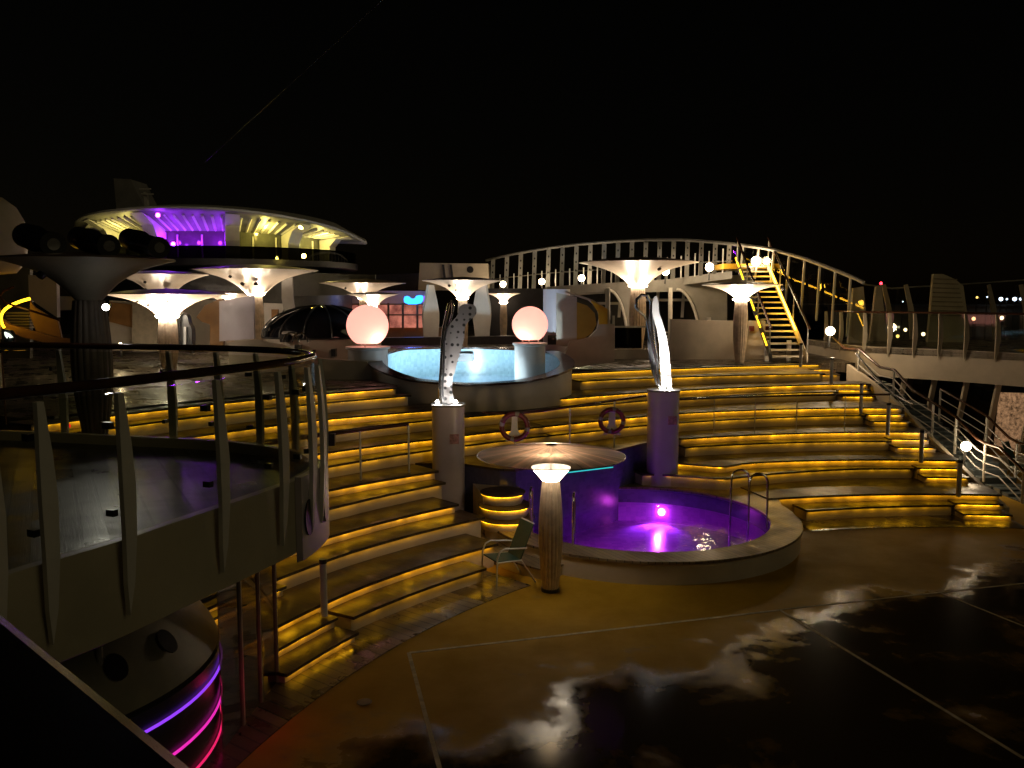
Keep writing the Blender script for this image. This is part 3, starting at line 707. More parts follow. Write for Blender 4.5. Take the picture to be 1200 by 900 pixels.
def ringz(mb, rin, rout, z0f, z1f, c=UC, n=96):
    vs = []; fs = []
    for i in range(n):
        a = -270+360*i/n; ca, sa = cos(radians(a)), sin(radians(a))
        vs += [(c[0]+rin*ca, c[1]+rin*sa, z0f(a)), (c[0]+rout*ca, c[1]+rout*sa, z0f(a)), (c[0]+rout*ca, c[1]+rout*sa, z1f(a)), (c[0]+rin*ca, c[1]+rin*sa, z1f(a))]
    for i in range(n):
        j = (i+1) % n
        for q in range(4): fs.append((4*i+q, 4*i+(q+1) % 4, 4*j+(q+1) % 4, 4*j+q))
    return mb.add(vs, fs)
ringz(MB(), UR-.12, UR+.02, lambda a: 1.9, lambda a: rim(a)-.05).build('outer_wall', 'beige', up, True)
ringz(MB(), UR-.3, UR+.10, lambda a: rim(a)-.05, rim).build('coping', 'rail', up, True)
ringz(MB(), UR-.26, UR-.13, lambda a: 2.2, lambda a: rim(a)-.051).build('basin_wall', 'palepool', up, True)
MB().prism([(UC[0]+(UR-.2)*cos(2*pi*i/48), UC[1]+(UR-.2)*sin(2*pi*i/48)) for i in range(48)], 2.1, 2.2).build('basin_floor', 'palepool', up)
MB().add([(UC[0]+(UR-.27)*cos(2*pi*i/48), UC[1]+(UR-.27)*sin(2*pi*i/48), 2.42) for i in range(48)], [tuple(range(48))]).build('water', 'water', up)
for loc, tgt, pw, dg_ in (((-1.35, 20.95, 2.40), (-1.4, 23.2, 2.30), 1500, 95), ((-1.0, 21.0, 2.36), (-2.6, 25.4, 2.6), 300, 44), ((-1.3, 21.0, 2.36), (.3, 25.2, 2.55), 220, 36), ((-2.6, 21.5, 2.36), (-.5, 23, 1.9), 160, 100), ((.3, 21.4, 2.36), (-1.6, 23, 1.9), 160, 100)):
    aimed('pool_light', loc, tgt, pw, (.70, .93, 1), up, dg_, .06)
p = atY(541, 419, 25.2); MB().box(p[0]-.33, p[0]+.33, 25.2, 25.5, p[2]-.12, p[2]+.12).build('inlet', 'black', up)
def plinth(px, y, zb, zt, r, label, tilt=0):
    x = atY(px, 400, y)[0]
    t = thing('white_plinth', label, 'plinth', (x, y, zb), 0, 'white plinths by the upper pool')
    MB().lathe([(r, 0), (r, zt-zb-.08), (1e-4, zt-zb-.08)], (x, y, zb), 40).build('drum', 'white', t, True)
    MB().lathe([(r, zt-zb-.08), (r*1.13, zt-zb-.05), (r*1.13, zt-zb), (1e-4, zt-zb)], (x, y, zb), 40).build('flange', 'white', t, True)
    return x
px1 = plinth(431, 22.9, 2.3, 3.42, .53, 'white round plinth under the left pink globe')
px2 = plinth(621, 23.3, 2.2, 3.5, .42, 'white round plinth standing in the upper pool under the right pink globe')
def globe(x, y, zt, r, label, lx):
    cz = zt+.09+r*.84; t = thing('globe_lamp', label, 'globe lamp', (x, y, zt), 0, 'pink globe lamps')
    pr = [(1e-4, -r*.84)]+[(r*sin(a), -r*cos(a)) for a in [radians(32+148*i/22) for i in range(23)]]
    pr[-1] = (1e-4, r)
    MB().lathe(pr, (x, y, cz), 48).build('sphere', 'globe', t, True)
    for k in range(3):
        a = 2*pi*k/3+.4; MB().tube([(x+.25*cos(a), y+.25*sin(a), zt), (x+.25*cos(a), y+.25*sin(a), cz-r*.84)], .02, 6).build('leg', 'railwhite', t)
    lamp('globe_light', (x+lx, y-r*.45, cz-r*.5), 9, (1, .72, .6), t, .05)
globe(px1, 22.9, 3.42, .56, 'glowing pink globe lamp on the plinth at the left of the upper pool', .25)
globe(px2, 23.3, 3.5, .49, 'glowing pink globe lamp on the plinth in the right of the upper pool', -.12)

# ================================================================== mushroom lamps
CAN = [(.15, 0), (.20, .12), (.26, .27), (.34, .43), (.45, .60), (.58, .74), (.74, .86), (.88, .945), (1.0, 1.0)]
def mushroom(px, rim_y, neck_y, hw, y, zb, label, colhw, lit=1, ports=(), cmat='canopy', smat='slat', tilt=0, cold=False, rimx=None):
    x = atY(px, rim_y, y)[0]; zr = atY(px, rim_y, y)[2]; zn = atY(px, neck_y, y)[2]; R = hw*y/1000; hh = zr-zn
    t = thing('mushroom_canopy', label, 'canopy lamp', (x, y, zb), 0, 'mushroom shaped canopies')
    prof = [(a*R, b*hh) for a, b in CAN]
    prof2 = [(R*1.0, hh+.015), (R*.5, hh+.07*R), (1e-4, hh+.10*R)]
    MB().lathe([(1e-4, 0)]+prof, (x, y, zn), 56).build('canopy', cmat, t, True)
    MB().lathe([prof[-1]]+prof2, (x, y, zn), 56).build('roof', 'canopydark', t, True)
    c = colhw*y/1000
    column(MB(), (x, y, zb), zn-zb, c*.6, c, c*.78, 96, 18, .08, .55).build('column', smat, t)
    if lit:
        ringm = 'coldring' if 'brightest' in label else 'lampring'
        MB().lathe([(c*.80, -.10), (c*1.12, -.07), (c*1.2, -.02), (c*.80, -.035), (c*.80, -.10)], (x, y, zn), 40).build('light_ring', ringm, t, True)
        for k in range(4):
            a = -pi/2+pi/2*k+.5; lamp('uplight', (x+cos(a)*c*1.35, y+sin(a)*c*1.35, zn-.05), lit*R*R*30, (1, .78, .56), t, .04, 'SPOT', (pi, 0, 0), radians(176))
    for (qx, qy, qr) in ports:
        # dark portholes let into the skin, on the side turned to the court
        dx = (qx-px)*y/1000; zz = (atY(qx, qy, y)[2]-zn)/hh
        rr = None
        for (a0, b0), (a1, b1) in zip(CAN, CAN[1:]):
            if b0 <= zz <= b1: rr = (a0+(a1-a0)*(zz-b0)/(b1-b0))*R
        if rr is None: rr = R*.4
        yy = -math.sqrt(max(.0004, rr*rr-dx*dx)); q = qr*y/1000; l = hypot(dx, yy)
        cx0, cy0, cz0 = x+dx, y+yy, zn+zz*hh
        ux, uy = -yy/l, dx/l; nx, ny = dx/l, yy/l
        pts = []
        for i in range(16):
            a = 2*pi*i/16; w = q*sin(a); pts.append((cx0+ux*q*cos(a)+nx*(.06+.75*w), cy0+uy*q*cos(a)+ny*(.06+.75*w), cz0-.05+w*.7))
        MB().extr(pts, (-nx*.04, -ny*.04, .03)).build('porthole', 'black', t)
    return t
mushroom(748, 308, 334, 69, 34, 2.6, 'largest lit mushroom canopy, standing behind the right sculpture', 9.6, 1, [(766, 315.5, 2.2)])
mushroom(869, 334, 349.5, 46, 28.3, 2.6, 'lit mushroom canopy with slatted column at the top of the right steps', 8.2, 2.4)
mushroom(542, 329, 348, 47, 29, 2.6, 'lit mushroom canopy behind the head of the perforated sculpture', 6, 1.1, [(529, 334, 1.6), (536, 339, 1.)])
mushroom(590, 344, 353.5, 20, 40, 2.6, 'smallest lit mushroom canopy, above the right pink globe', 4.2, 2.2)
mushroom(299, 317, 343.5, 72, 31, 2.6, 'lit mushroom canopy with two dark portholes, left of the glass dome', 8.5, .9, [(292, 332, 2.4), (306.5, 332, 2.4), (283, 324, 1.8)])
mushroom(425, 332, 348, 50, 34, 2.6, 'lit mushroom canopy rising behind the left pink globe', 5, 1.0, [(410, 337, 1.3)])
mushroom(437, 345, 358, 30, 31, 2.6, 'small low mushroom canopy just over the left pink globe', 4, 1.6)
mushroom(195, 345, 369, 70, 24, 2.6, 'brightest wide mushroom canopy beyond the balcony rail', 11, 3.2, [(177, 352, 1.3), (210, 352, 1.2), (186, 356, 1.2)])
mushroom(189, 322, 352, 52, 30, 2.6, 'cream mushroom canopy with two portholes, partly hidden behind the brightest one', 6, .5, [(178, 339, 2.6), (199, 339, 2.6), (183, 330, 1.6)])
mushroom(268, 344, 358, 34, 33, 2.6, 'small lit mushroom canopy seen under the one with two portholes', 5, 1.2, [(253, 351, 1.2)])
# near unlit one on the balcony
nm = mushroom(102, 305, 352, 96, 9.6, 3.15, 'large unlit mushroom canopy on a dark column, standing on the glass balcony', 22, 0, [(75, 320, 5.)], M['shadowskin'], 'slatshade')

# follow spots on top of it
nx, ny = atY(102, 305, 9.6)[0], 9.6
for i, (ax, ay, bx_, by_, rr, lab) in enumerate([(30, 276, 62, 286, .115, 'leftmost black spotlight on the unlit canopy'), (93, 279, 127, 288, .105, 'middle black spotlight on the unlit canopy'), (152, 280, 186, 290, .10, 'rightmost black spotlight on the unlit canopy')]):
    b = atY(bx_, by_, 9.0); a = atY(ax, ay, 9.75)
    t = thing('stage_spotlight', lab, 'spotlight', (b[0], b[1], b[2]-rr-.08), 0, 'black spotlights on the canopy')
    d = [a[j]-b[j] for j in range(3)]
    P = lambda f: tuple(b[j]+d[j]*f for j in range(3))
    MB().tube([P(0), P(.05), P(.55), P(.6), P(1.0), P(1.08)], [rr, rr*1.02, rr, rr*1.25, rr*1.2, rr*.6], 20).build('housing', 'black', t, True)
    MB().tube([P(-.02), P(.01)], rr*1.12, 20).build('front_ring', 'dark', t, True)
    MB().tube([P(-.03), P(-.022)], rr*.55, 20).build('lens', 'steel', t, True)
    z0 = atY(102, 305, 9.6)[2]
    MB().tube([(b[0]-.1, b[1]+.3, b[2]-rr*.9), (b[0]-.1, b[1]+.3, z0+.02)], .025, 8).build('yoke', 'black', t)
p = atY(124, 360, 9.1); t = thing('floodlight', 'dazzling white floodlight fixed beside the dark column on the balcony', 'floodlight', p)
MB().ball(p, .036).build('lens', emit('small white flood', (1, .95, .9), 25), t, True); MB().tube([p, (p[0]-.12, p[1]+.35, p[2]+.02)], .02).build('arm', 'dark', t)
aimed('flood', (p[0], p[1]-.06, p[2]-.03), (-2.9, 6.6, 3.15), 14, (1, .95, .88), t, 62, .02)

# ================================================================== glass balcony on the left
bal_px = [(-160, 484), (-60, 470), (0, 462), (60, 456), (120, 450), (180, 443), (240, 436), (300, 429), (340, 424), (362, 419.5)]
BP = [atZ(a, b, 4.2)[:2] for a, b in bal_px]
back_px = [(350, 412.6), (300, 409.6), (250, 407.9), (200, 406.9), (140, 406.1), (90, 405.2), (40, 404.4), (-40, 403.5)]
BK = [atZ(a, b, 4.2)[:2] for a, b in back_px]
tipc = [(BP[-1][0]-.02, BP[-1][1]+.28), (BP[-1][0]-.12, BP[-1][1]+.50)]
def smooth_open(P, it=2):
    for _ in range(it):
        q = [P[0]]
        for a, b in zip(P, P[1:]): q += [(a[0]*.75+b[0]*.25, a[1]*.75+b[1]*.25), (a[0]*.25+b[0]*.75, a[1]*.25+b[1]*.75)]
        P = q+[P[-1]]
    return P
EDGE = smooth_open(BP+tipc+BK, 2)
EDGE = [(-2.9, 1.2), (-2.85, 2.6)]+EDGE
bc = thing('glass_balcony', 'curved glass balcony deck with cream fascia jutting out at the left', 'balcony', (-4, 6, 2.6))
def offs(P, d):
    o = []
    for i in range(len(P)):
        a = P[max(0, i-1)]; b = P[min(len(P)-1, i+1)]; tx, ty = b[0]-a[0], b[1]-a[1]; l = hypot(tx, ty) or 1
        o.append((P[i][0]+ty/l*d, P[i][1]-tx/l*d))
    return o
floor_poly = offs(EDGE, -.02)+[(-16, EDGE[-1][1]+.5), (-16, 1.2)]
MB().prism(floor_poly, 2.95, 3.15).build('floor', 'balcony', bc)
def band(mb, P, d0, d1, z0, z1):
    A, B = offs(P, d0), offs(P, d1); n = len(P); vs = []; fs = []
    for i in range(n): vs += [(*A[i], z0[0]), (*B[i], z0[1]), (*B[i], z1[1]), (*A[i], z1[0])]
    for i in range(n-1):
        for q in range(4): fs.append((4*i+q, 4*i+(q+1) % 4, 4*i+4+(q+1) % 4, 4*i+4+q))
    fs += [(0, 1, 2, 3), (4*n-1, 4*n-2, 4*n-3, 4*n-4)]
    return mb.add(vs, fs)
band(MB(), EDGE, -.03, .05, (2.62, 2.66), (3.25, 3.25)).build('fascia', 'fascia', bc, True)
band(MB(), EDGE, .0, .012, (3.26, 3.26), (4.14, 4.14)).build('glass_panel', 'glass', bc, True)
MB().tube([(*p, 4.2) for p in EDGE], .032, 12).build('handrail', 'rail', bc, True)
# curved white fins holding the glass
def fin(px, py, wpx, label=None):
    x, y, _ = atZ(px, py, 4.2); i = min(range(len(EDGE)), key=lambda k: hypot(EDGE[k][0]-x, EDGE[k][1]-y))
    a, b = EDGE[i-1], EDGE[i+1]; tx, ty = b[0]-a[0], b[1]-a[1]; l = hypot(tx, ty); tx /= l; ty /= l; ox, oy = ty, -tx
    # outline in (across, height), flat against the glass, bulging outwards
    prof = [(.0, 2.80), (.028, 3.0), (.042, 3.3), (.048, 3.6), (.04, 3.85), (.026, 4.05), (.02, 4.15)]
    mb = MB(); vs = []; fs = []
    for hw_, z in prof:
        bulge = .075+.045*sin(pi*(z-2.75)/1.45)
        for s, dd in ((-1, 0), (1, 0), (1, .035), (-1, .035)):
            vs.append((x+tx*hw_*s+ox*(bulge+dd), y+ty*hw_*s+oy*(bulge+dd), z))
    for j in range(len(prof)-1):
        for q in range(4): fs.append((4*j+q, 4*j+(q+1) % 4, 4*j+4+(q+1) % 4, 4*j+4+q))
    fs += [(3, 2, 1, 0), (24, 25, 26, 27)]
    f = mb.add(vs, fs).build('fin', 'white', bc)
    for z in (3.42, 3.95): MB().box(x-.018, x+.018, y-.03, y+.03, z-.02, z+.02, math.atan2(ty, tx), (x, y)).build('clamp', 'dark', bc)
for px, py in ((-40, 467), (30, 459), (124, 449.5), (239, 436), (312, 427.5), (346, 423), (358, 420.5), (362, 414)): fin(px, py, 8)
for px, py in ((330, 411.2), (290, 409.3), (245, 407.8), (190, 406.7), (60, 404.8)): fin(px, py, 8)
# rounded end shield with portholes; its lilac colour stands in for purple light
i0 = min(range(len(EDGE)), key=lambda k: hypot(EDGE[k][0]-atZ(335, 424.5, 4.2)[0], EDGE[k][1]-atZ(335, 424.5, 4.2)[1])); seg = EDGE[i0:i0+10]
band(MB(), seg, .055, .11, (2.58, 2.60), (3.28, 3.28)).build('end_shield', 'lilac', bc, True)
for k in (1, 5):
    x, y = offs(seg, .115)[k]; a, b = seg[k], seg[k+1]; tx, ty = b[0]-a[0], b[1]-a[1]; l = hypot(tx, ty); tx /= l; ty /= l
    MB().extr([(x+tx*.09*cos(2*pi*i/20), y+ty*.09*cos(2*pi*i/20), 2.93+.15*sin(2*pi*i/20)) for i in range(20)], (ty*.01, -tx*.01, 0)).build('porthole', 'black', bc)
# near handrail of the camera deck
hr = thing('near_handrail', 'broad wet black handrail crossing the lower left corner, close to the camera', 'handrail', (-.8, 1.2, 3.15))
A = atZ(-2, 711, 4.2); B = atZ(240, 902, 4.2); dx, dy = B[0]-A[0], B[1]-A[1]; l = hypot(dx, dy); dx /= l; dy /= l
P0 = (A[0]-dx*1.5, A[1]-dy*1.5); P1 = (B[0]+dx*.6, B[1]+dy*.6); nx_, ny_ = dy, -dx
if nx_ > 0: nx_, ny_ = -nx_, -ny_
def wetblack():
    m, nt, out = newmat('rain-beaded black rail'); b = nt.nodes.new('ShaderNodeBsdfPrincipled'); b.inputs['Base Color'].default_value = (.008, .007, .006, 1); b.inputs['Roughness'].default_value = .22
    g = nt.nodes.new('ShaderNodeNewGeometry'); v = nt.nodes.new('ShaderNodeTexVoronoi'); v.inputs['Scale'].default_value = 110; nt.links.new(g.outputs['Position'], v.inputs['Vector'])
    r = ramp(nt, v.outputs['Distance'], [(0, 1.), (.22, 0.)]); bp = nt.nodes.new('ShaderNodeBump'); bp.inputs['Strength'].default_value = .25; bp.inputs['Distance'].default_value = .001
    nt.links.new(r.outputs[0], bp.inputs['Height']); nt.links.new(bp.outputs[0], b.inputs['Normal']); nt.links.new(b.outputs[0], out.inputs[0]); return m
wb = wetblack()
prof = [(0.02, 0), (0, -.012), (-.004, -.035), (.02, -.06), (.36, -.06), (.38, -.03), (.36, 0)]
mb = MB(); n = len(prof)
vs = [(p[0]+nx_*a, p[1]+ny_*a, 4.2+b) for p in (P0, P1) for a, b in prof]
mb.add(vs, [tuple(range(n)), tuple(range(2*n-1, n-1, -1))]+[(i, (i+1) % n, (i+1) % n+n, i+n) for i in range(n)]).build('cap', wb, hr)
mb = MB(); mb.prism([(P0[0]+nx_*.06, P0[1]+ny_*.06), (P1[0]+nx_*.06, P1[1]+ny_*.06), (P1[0]+nx_*.14, P1[1]+ny_*.14), (P0[0]+nx_*.14, P0[1]+ny_*.14)], 3.15, 4.14); mb.build('panel', 'black', hr)

# ================================================================== under the balcony: bar, glass wall
br = thing('round_bar', 'round bar under the balcony ringed by violet and pink neon', 'bar', (-5, 8.1, 0))
BC = (-5.17, 8.2, 0)
MB().lathe([(1e-4, 0), (2.1, 0), (2.13, 1.05), (1e-4, 1.05)], BC, 80).build('counter', 'dark', br, True)
for z, m_, r in ((.86, 'neonviolet', 2.14), (.48, 'neonpink', 2.13), (.14, 'neonred', 2.12)):
    MB().lathe([(r, z), (r+.014, z), (r+.014, z+.024), (r, z+.024), (r, z)], BC, 96).build('neon_strip', m_, br, True)
lamp('neon_fill', (-2.7, 8.9, .5), 1.0, (1, .015, .16), br, .08)  # added point lamp that boosts the neon glow on the floor
MB().lathe([(2.12, 1.10), (2.08, 1.2), (1.74, 1.72), (1.70, 1.72), (2.0, 1.2), (2.12, 1.10)], BC, 80).build('leaning_screen', 'barskin', br, True)
for a in (-75, -52, -30, -12):
    a = radians(a); r = 1.93; x, y = BC[0]+r*cos(a), BC[1]+r*sin(a)
    MB().extr([(x-sin(a)*.1*cos(q)+cos(a)*(.012-.09*sin(q)*.9), y+cos(a)*.1*cos(q)+sin(a)*(.012-.09*sin(q)*.9), 1.47+.098*sin(q)) for q in [2*pi*i/20 for i in range(20)]], (cos(a)*.012, sin(a)*.012, .01)).build('porthole', 'black', br)
MB().lathe([(1.2, 1.05), (1.2, 2.9), (1e-4, 2.9)], BC, 40).build('core', 'black', br, True)
for px, y in ((116, 7.2), (213, 8.6)):
    x = atY(px, 760, y)[0]; tag(MB().tube([(x, y, 0), (x, y, 2.96)], .03, 10).build('thin_post', 'grey', None, True), 'thin grey post under the balcony, ' + ('at the left of the leaning screen' if px < 150 else 'in front of the neon strips'), 'post')
gw = thing('glass_wall', 'bronze glass wall of framed panes below the balcony, beside the left steps', 'glass wall', (-2.9, 9.6, 0))
q0, q1 = atZ(262, 880, 0), atZ(325, 800, 0)
for k in range(3):
    a = [q0[i]+(q1[i]-q0[i])*k/3 for i in range(2)]; b = [q0[i]+(q1[i]-q0[i])*(k+1)/3 for i in range(2)]
    MB().prism([a, b, (b[0]-.012, b[1]), (a[0]-.012, a[1])], .02, 2.94).build('pane', 'mirror', gw)
    MB().box(b[0]-.02, b[0]+.02, b[1]-.02, b[1]+.02, 0, 2.95).build('mullion', 'slatdark', gw)

# ================================================================== right side: stair, upper deck edge, windscreen
rd = thing('side_deck', 'cream edged upper side deck with glass balustrade on the right', 'deck', (13, 27, 2.2))
fpx = [(945, 398), (985, 404), (1010, 406.5), (1060, 408.5), (1120, 411), (1200, 415), (1300, 421)]
FE = smooth_open([atZ(a, b, 3.1)[:2] for a, b in fpx], 1)
mb = MB()
def lat(P, d): return offs(P, d)
band(mb, FE, -.1, .0, (2.15, 2.15), (3.12, 3.12)); mb.build('fascia', 'beige', rd, True)
MB().prism(FE+[(40, FE[-1][1]+5), (40, 33.5), (FE[0][0], 33.5)], 2.9, 3.10).build('floor', 'deck', rd)
band(MB(), FE[2:], .03, .042, (3.15, 3.15), (4.22, 4.22)).build('glass_panel', 'clear', rd, True)
MB().tube([(*p, 4.26) for p in offs(FE[2:], .03)], .035, 8).build('handrail', 'rail', rd, True)
for px in (966, 984, 1012, 1040, 1070, 1099, 1130, 1166, 1202):
    i = min(range(len(FE)), key=lambda k: abs(FE[k][0]/FE[k][1]*1000+600-px)); 
    # point on the edge line at this bearing
    best = None
    for a, b in zip(FE, FE[1:]):
        for s in range(21):
            x = a[0]+(b[0]-a[0])*s/20; y = a[1]+(b[1]-a[1])*s/20; e = abs(x/y*1000*1.0-(px-600)/(CP+(450-385)/1000*SP))
            if best is None or e < best[0]: best = (e, x, y)
    _, x, y = best
    vs = []
    for hw_, z, o in ((.01, 2.82, .10), (.05, 3.1, .14), (.075, 3.5, .2), (.06, 3.9, .16), (.045, 4.24, .08)):
        vs += [(x-hw_, y-o, z), (x+hw_, y-o, z), (x+hw_, y-o+.04, z), (x-hw_, y-o+.04, z)]
    fs = [(0, 1, 2, 3), (19, 18, 17, 16)]
    for j in range(4):
        for q in range(4): fs.append((4*j+q, 4*j+(q+1) % 4, 4*j+4+(q+1) % 4, 4*j+4+q))
    MB().add(vs, fs).build('fin', 'beige', rd)
# window wall under the side deck
ww = thing('window_wall', 'dark framed window wall under the side deck with one warm mottled glowing pane', 'window wall', (14, 26, 0))
def fy(px):
    best = None
    for a, b in zip(FE, FE[1:]):
        for s in range(21):
            x = a[0]+(b[0]-a[0])*s/20; y = a[1]+(b[1]-a[1])*s/20; e = abs(x/y*1000-(px-600)/(CP))
            if best is None or e < best[0]: best = (e, x, y)
    return best[1], best[2]+.6
cols = [1070, 1106, 1144, 1184, 1228, 1275]
for k, px in enumerate(cols):
    x, y = fy(px); xb = x-.25
    MB().extr([(xb-.07, y, .2), (xb+.07, y, .2), (x+.07, y-.1, 2.2), (x-.07, y-.1, 2.2)], (0, .12, 0)).build('mullion', 'beige', ww)
for a, b in zip(cols, cols[1:]):
    x0, y0 = fy(a); x1, y1 = fy(b)
    if a == 1184: MB().extr([(x0+.05, y0+.1, .2), (x1+.0, y1+.1, .2), (x1+.1, y1+.1, 1.95), (x0+.12, y0+.1, 1.88)], (0, .04, 0)).build('glow_pane', 'frosted', ww)
    MB().extr([(x0, y0+.04, .2), (x1, y1+.04, .2), (x1, y1+.04, 2.2), (x0, y0+.04, 2.2)], (0, .02, 0)).build('pane', 'smoke' if a != 1184 else 'clear', ww)
MB().box(11.4, 17, 23.2, 23.5, -.1, .35).build('sill', 'beige', ww)
MB().box(11.3, 30, 34, 34.2, 0, 3).build('back_wall', 'black', ww)
# descending staircase with rails
sp = [(976, 395, 28.2), (990, 408.5, 27.2), (1007, 409.5, 26.6), (1031, 430, 25.6), (1048, 433.5, 25.0), (1069, 457, 23.9), (1094, 472, 22.9), (1121, 489, 21.9), (1145, 514, 21.0), (1155, 520, 20.8), (1172, 525, 20.3), (1200, 553, 19.3), (1250, 603, 17.8)]
TP = [atY(*a) for a in sp]
ss = thing('side_staircase', 'staircase with white bar railings and dark handrails descending at the right edge', 'staircase', (11.5, 23, 0))
MB().tube(TP, .04, 10).build('handrail', 'rail', ss, True)
for dz_ in (.26, .48, .70): MB().tube([(x, y, z-dz_) for x, y, z in TP[2:]], .016, 6).build('bar', 'railwhite', ss, True)
for k in (2, 4, 6, 7, 9, 11): x, y, z = TP[k]; MB().tube([(x, y, z-.95), (x, y, z-.03)], .035, 8).build('post', 'railwhite', ss)
T2 = [(x+.9, y+.2, z) for x, y, z in TP]
T2 = T2[5:]
MB().tube(T2, .035, 10).build('handrail', 'rail', ss, True)
for dz_ in (.26, .48, .70): MB().tube([(x, y, z-dz_) for x, y, z in T2], .014, 6).build('bar', 'railwhite', ss, True)
for k in (0, 2, 4, 6): x, y, z = T2[k]; MB().tube([(x, y, z-.95), (x, y, z-.03)], .03, 8).build('post', 'railwhite', ss)
def onT(P, y):
    for a, b in zip(P, P[1:]):
        if b[1] <= y <= a[1]:
            f = (a[1]-y)/(a[1]-b[1]); return [a[i]+(b[i]-a[i])*f for i in range(3)]
    return P[0] if y > P[0][1] else P[-1]
T2 = [(x+.9, y+.2, z) for x, y, z in TP]
y = 26.8
bluestep = paint('wet grey steps', (.10, .12, .13), .3, .2, 6)
while y > 18.4:
    a = onT(TP, y); b = onT(T2, y); z = min(a[2], 4.2)-1.0
    MB().prism([(a[0]+.03, y-.3), (b[0]-.03, y-.3), (b[0]-.03, y+.02), (a[0]+.03, y+.02)], max(-.05, z-.35), max(.02, z)).build('step', bluestep, ss)
    y -= .3
x, y, z = TP[3]; 
MB().tube([(TP[2][0]-.1, TP[2][1], 3.0), (TP[3][0]-.1, TP[3][1], 2.35), (TP[4][0]-.05, TP[4][1]-.2, 1.9), (TP[5][0]-.05, TP[5][1]-.2, 1.75)], .03, 8).build('stringer', 'steel', ss, True)
# wall between benches and stair
sw = thing('stair_side_wall', 'cream sloping wall between the benches and the right staircase', 'wall', (10.9, 22, 0))
pp = [(10.78, 27.4, 0), (10.78, 18.3, 0), (10.78, 18.3, .15), (10.78, 19.6, .5), (10.78, 21.6, 1.1), (10.78, 23.6, 1.75), (10.78, 25.6, 2.25), (10.78, 27.4, 2.6)]
MB().extr(pp, (.1, 0, 0)).build('panel', 'beige', sw)
# globe lamps (white balls) near the stair and along the arch deck
def ballamp(px, py, y, r, label, power, floor=None, mat='ball'):
    power *= 2.2
    p = atY(px, py, y); t = thing('ball_lamp', label, 'lamp', p, 0, 'small white ball lamps')
    MB().ball(p, r).build('globe', mat, t, True)
    MB().tube([(p[0], p[1]+.02, p[2]-r*.9), (p[0], p[1]+.06, p[2]-r-.35)], .03, 6).build('stalk', 'dark', t)
    if power: lamp('lamp_light', (p[0], p[1]-r*1.6, p[2]), power, (1, .74, .45), t, r)
    return t
ballamp(973, 388, 27.0, .14, 'bright ball lamp at the head of the right staircase', 60)
ballamp(1132, 523, 21.0, .12, 'bright ball lamp low beside the lower flight of the right staircase', 12)
for px, py, y, lb in ((589.5, 333, 46, 'first ball lamp from the left along the arched screen'), (635, 330, 44, 'second ball lamp from the left along the arched screen'), (681.5, 326, 41, 'third ball lamp from the left along the arched screen'), (780, 318, 35.6, 'ball lamp beside the rim of the largest mushroom canopy'), (831.5, 313, 33.4, 'ball lamp on the arched screen just left of the lit staircase')):
    ballamp(px, py, y, .16, lb, 34)
ballamp(886, 306, 33.2, .18, 'ball lamp at the top of the lit staircase', 40)

# ================================================================== lit staircase up
us = thing('lit_staircase', 'steep staircase with glowing amber edges climbing to the arched screen', 'staircase', (9.2, 28, 2.6))
b0 = [atY(906, 421, 27.8), atY(944, 421, 27.8)]; t0 = [atY(866, 309, 33.5), atY(897, 309, 33.5)]
ns = 17
for k in range(ns):
    f = (k+.5)/ns; a = [b0[0][i]+(t0[0][i]-b0[0][i])*f for i in range(3)]; b = [b0[1][i]+(t0[1][i]-b0[1][i])*f for i in range(3)]
    MB().prism([(a[0], a[1]), (b[0], b[1]), (b[0], b[1]+.3), (a[0], a[1]+.3)], a[2]-.05, a[2]).build('step', 'beige', us)
def stringer(mb, A, B, dx, w=.05, h=.28):
    mb.extr([(A[0]+dx, A[1], A[2]-h*.4), (A[0]+dx, A[1], A[2]+h*.6), (B[0]+dx, B[1], B[2]+h*.6), (B[0]+dx, B[1], B[2]-h*.4)], (w, 0, 0)); return mb
stringer(MB(), b0[0], t0[0], -.08).build('stringer', 'dark', us); stringer(MB(), b0[1], t0[1], .03).build('stringer', 'beige', us)
def frac(A, B, f): return tuple(A[i]+(B[i]-A[i])*f for i in range(3))
MB().tube([(p[0]-.03, p[1]-.06, p[2]+.2) for p in (frac(b0[1], t0[1], .22), frac(b0[1], t0[1], .99))], .03, 6).build('light_strip', emit('amber stair strip', (1, .50, .03), 20), us)
for f in (.10, .27, .44, .78, .93):
    MB().tube([(p[0]-.1, p[1]-.05, p[2]+.1) for p in (frac(b0[0], t0[0], f), frac(b0[0], t0[0], f+.11))], .025, 6).build('light_strip', 'ledtop', us)
for f in (.2, .4, .6, .8):
    p = frac(b0[1], t0[1], f); lamp('strip_light', (p[0]-.2, p[1], p[2]+.35), 16, (1, .56, .05), us, .1)
for A, B, dx in ((b0[0], t0[0], -.1), (b0[1], t0[1], .08)):
    MB().tube([(A[0]+dx, A[1]-.05, A[2]+1.0), (B[0]+dx, B[1], B[2]+1.0)], .045, 8).build('handrail', 'rail', us, True)
    if dx < 0: MB().extr([(A[0]+dx, A[1], A[2]+.2), (A[0]+dx, A[1], A[2]+.9), (B[0]+dx, B[1], B[2]+.9), (B[0]+dx, B[1], B[2]+.2)], (.012, 0, 0)).build('glass_panel', 'clear', us)
    for f in (0.02, .33, .66, .98): p = frac(A, B, f); MB().tube([(p[0]+dx, p[1], p[2]), (p[0]+dx, p[1], p[2]+1.0)], .022, 6).build('post', 'grey', us)
MB().prism([(t0[0][0]-.6, 33.5), (t0[1][0]+.6, 33.5), (t0[1][0]+.6, 36), (t0[0][0]-.6, 36)], t0[0][2]-.2, t0[0][2]).build('landing', 'ochre', us)
gt = thing('low_gate', 'low white barred gate at the foot of the lit staircase', 'gate', atZ(911, 423, 2.6))
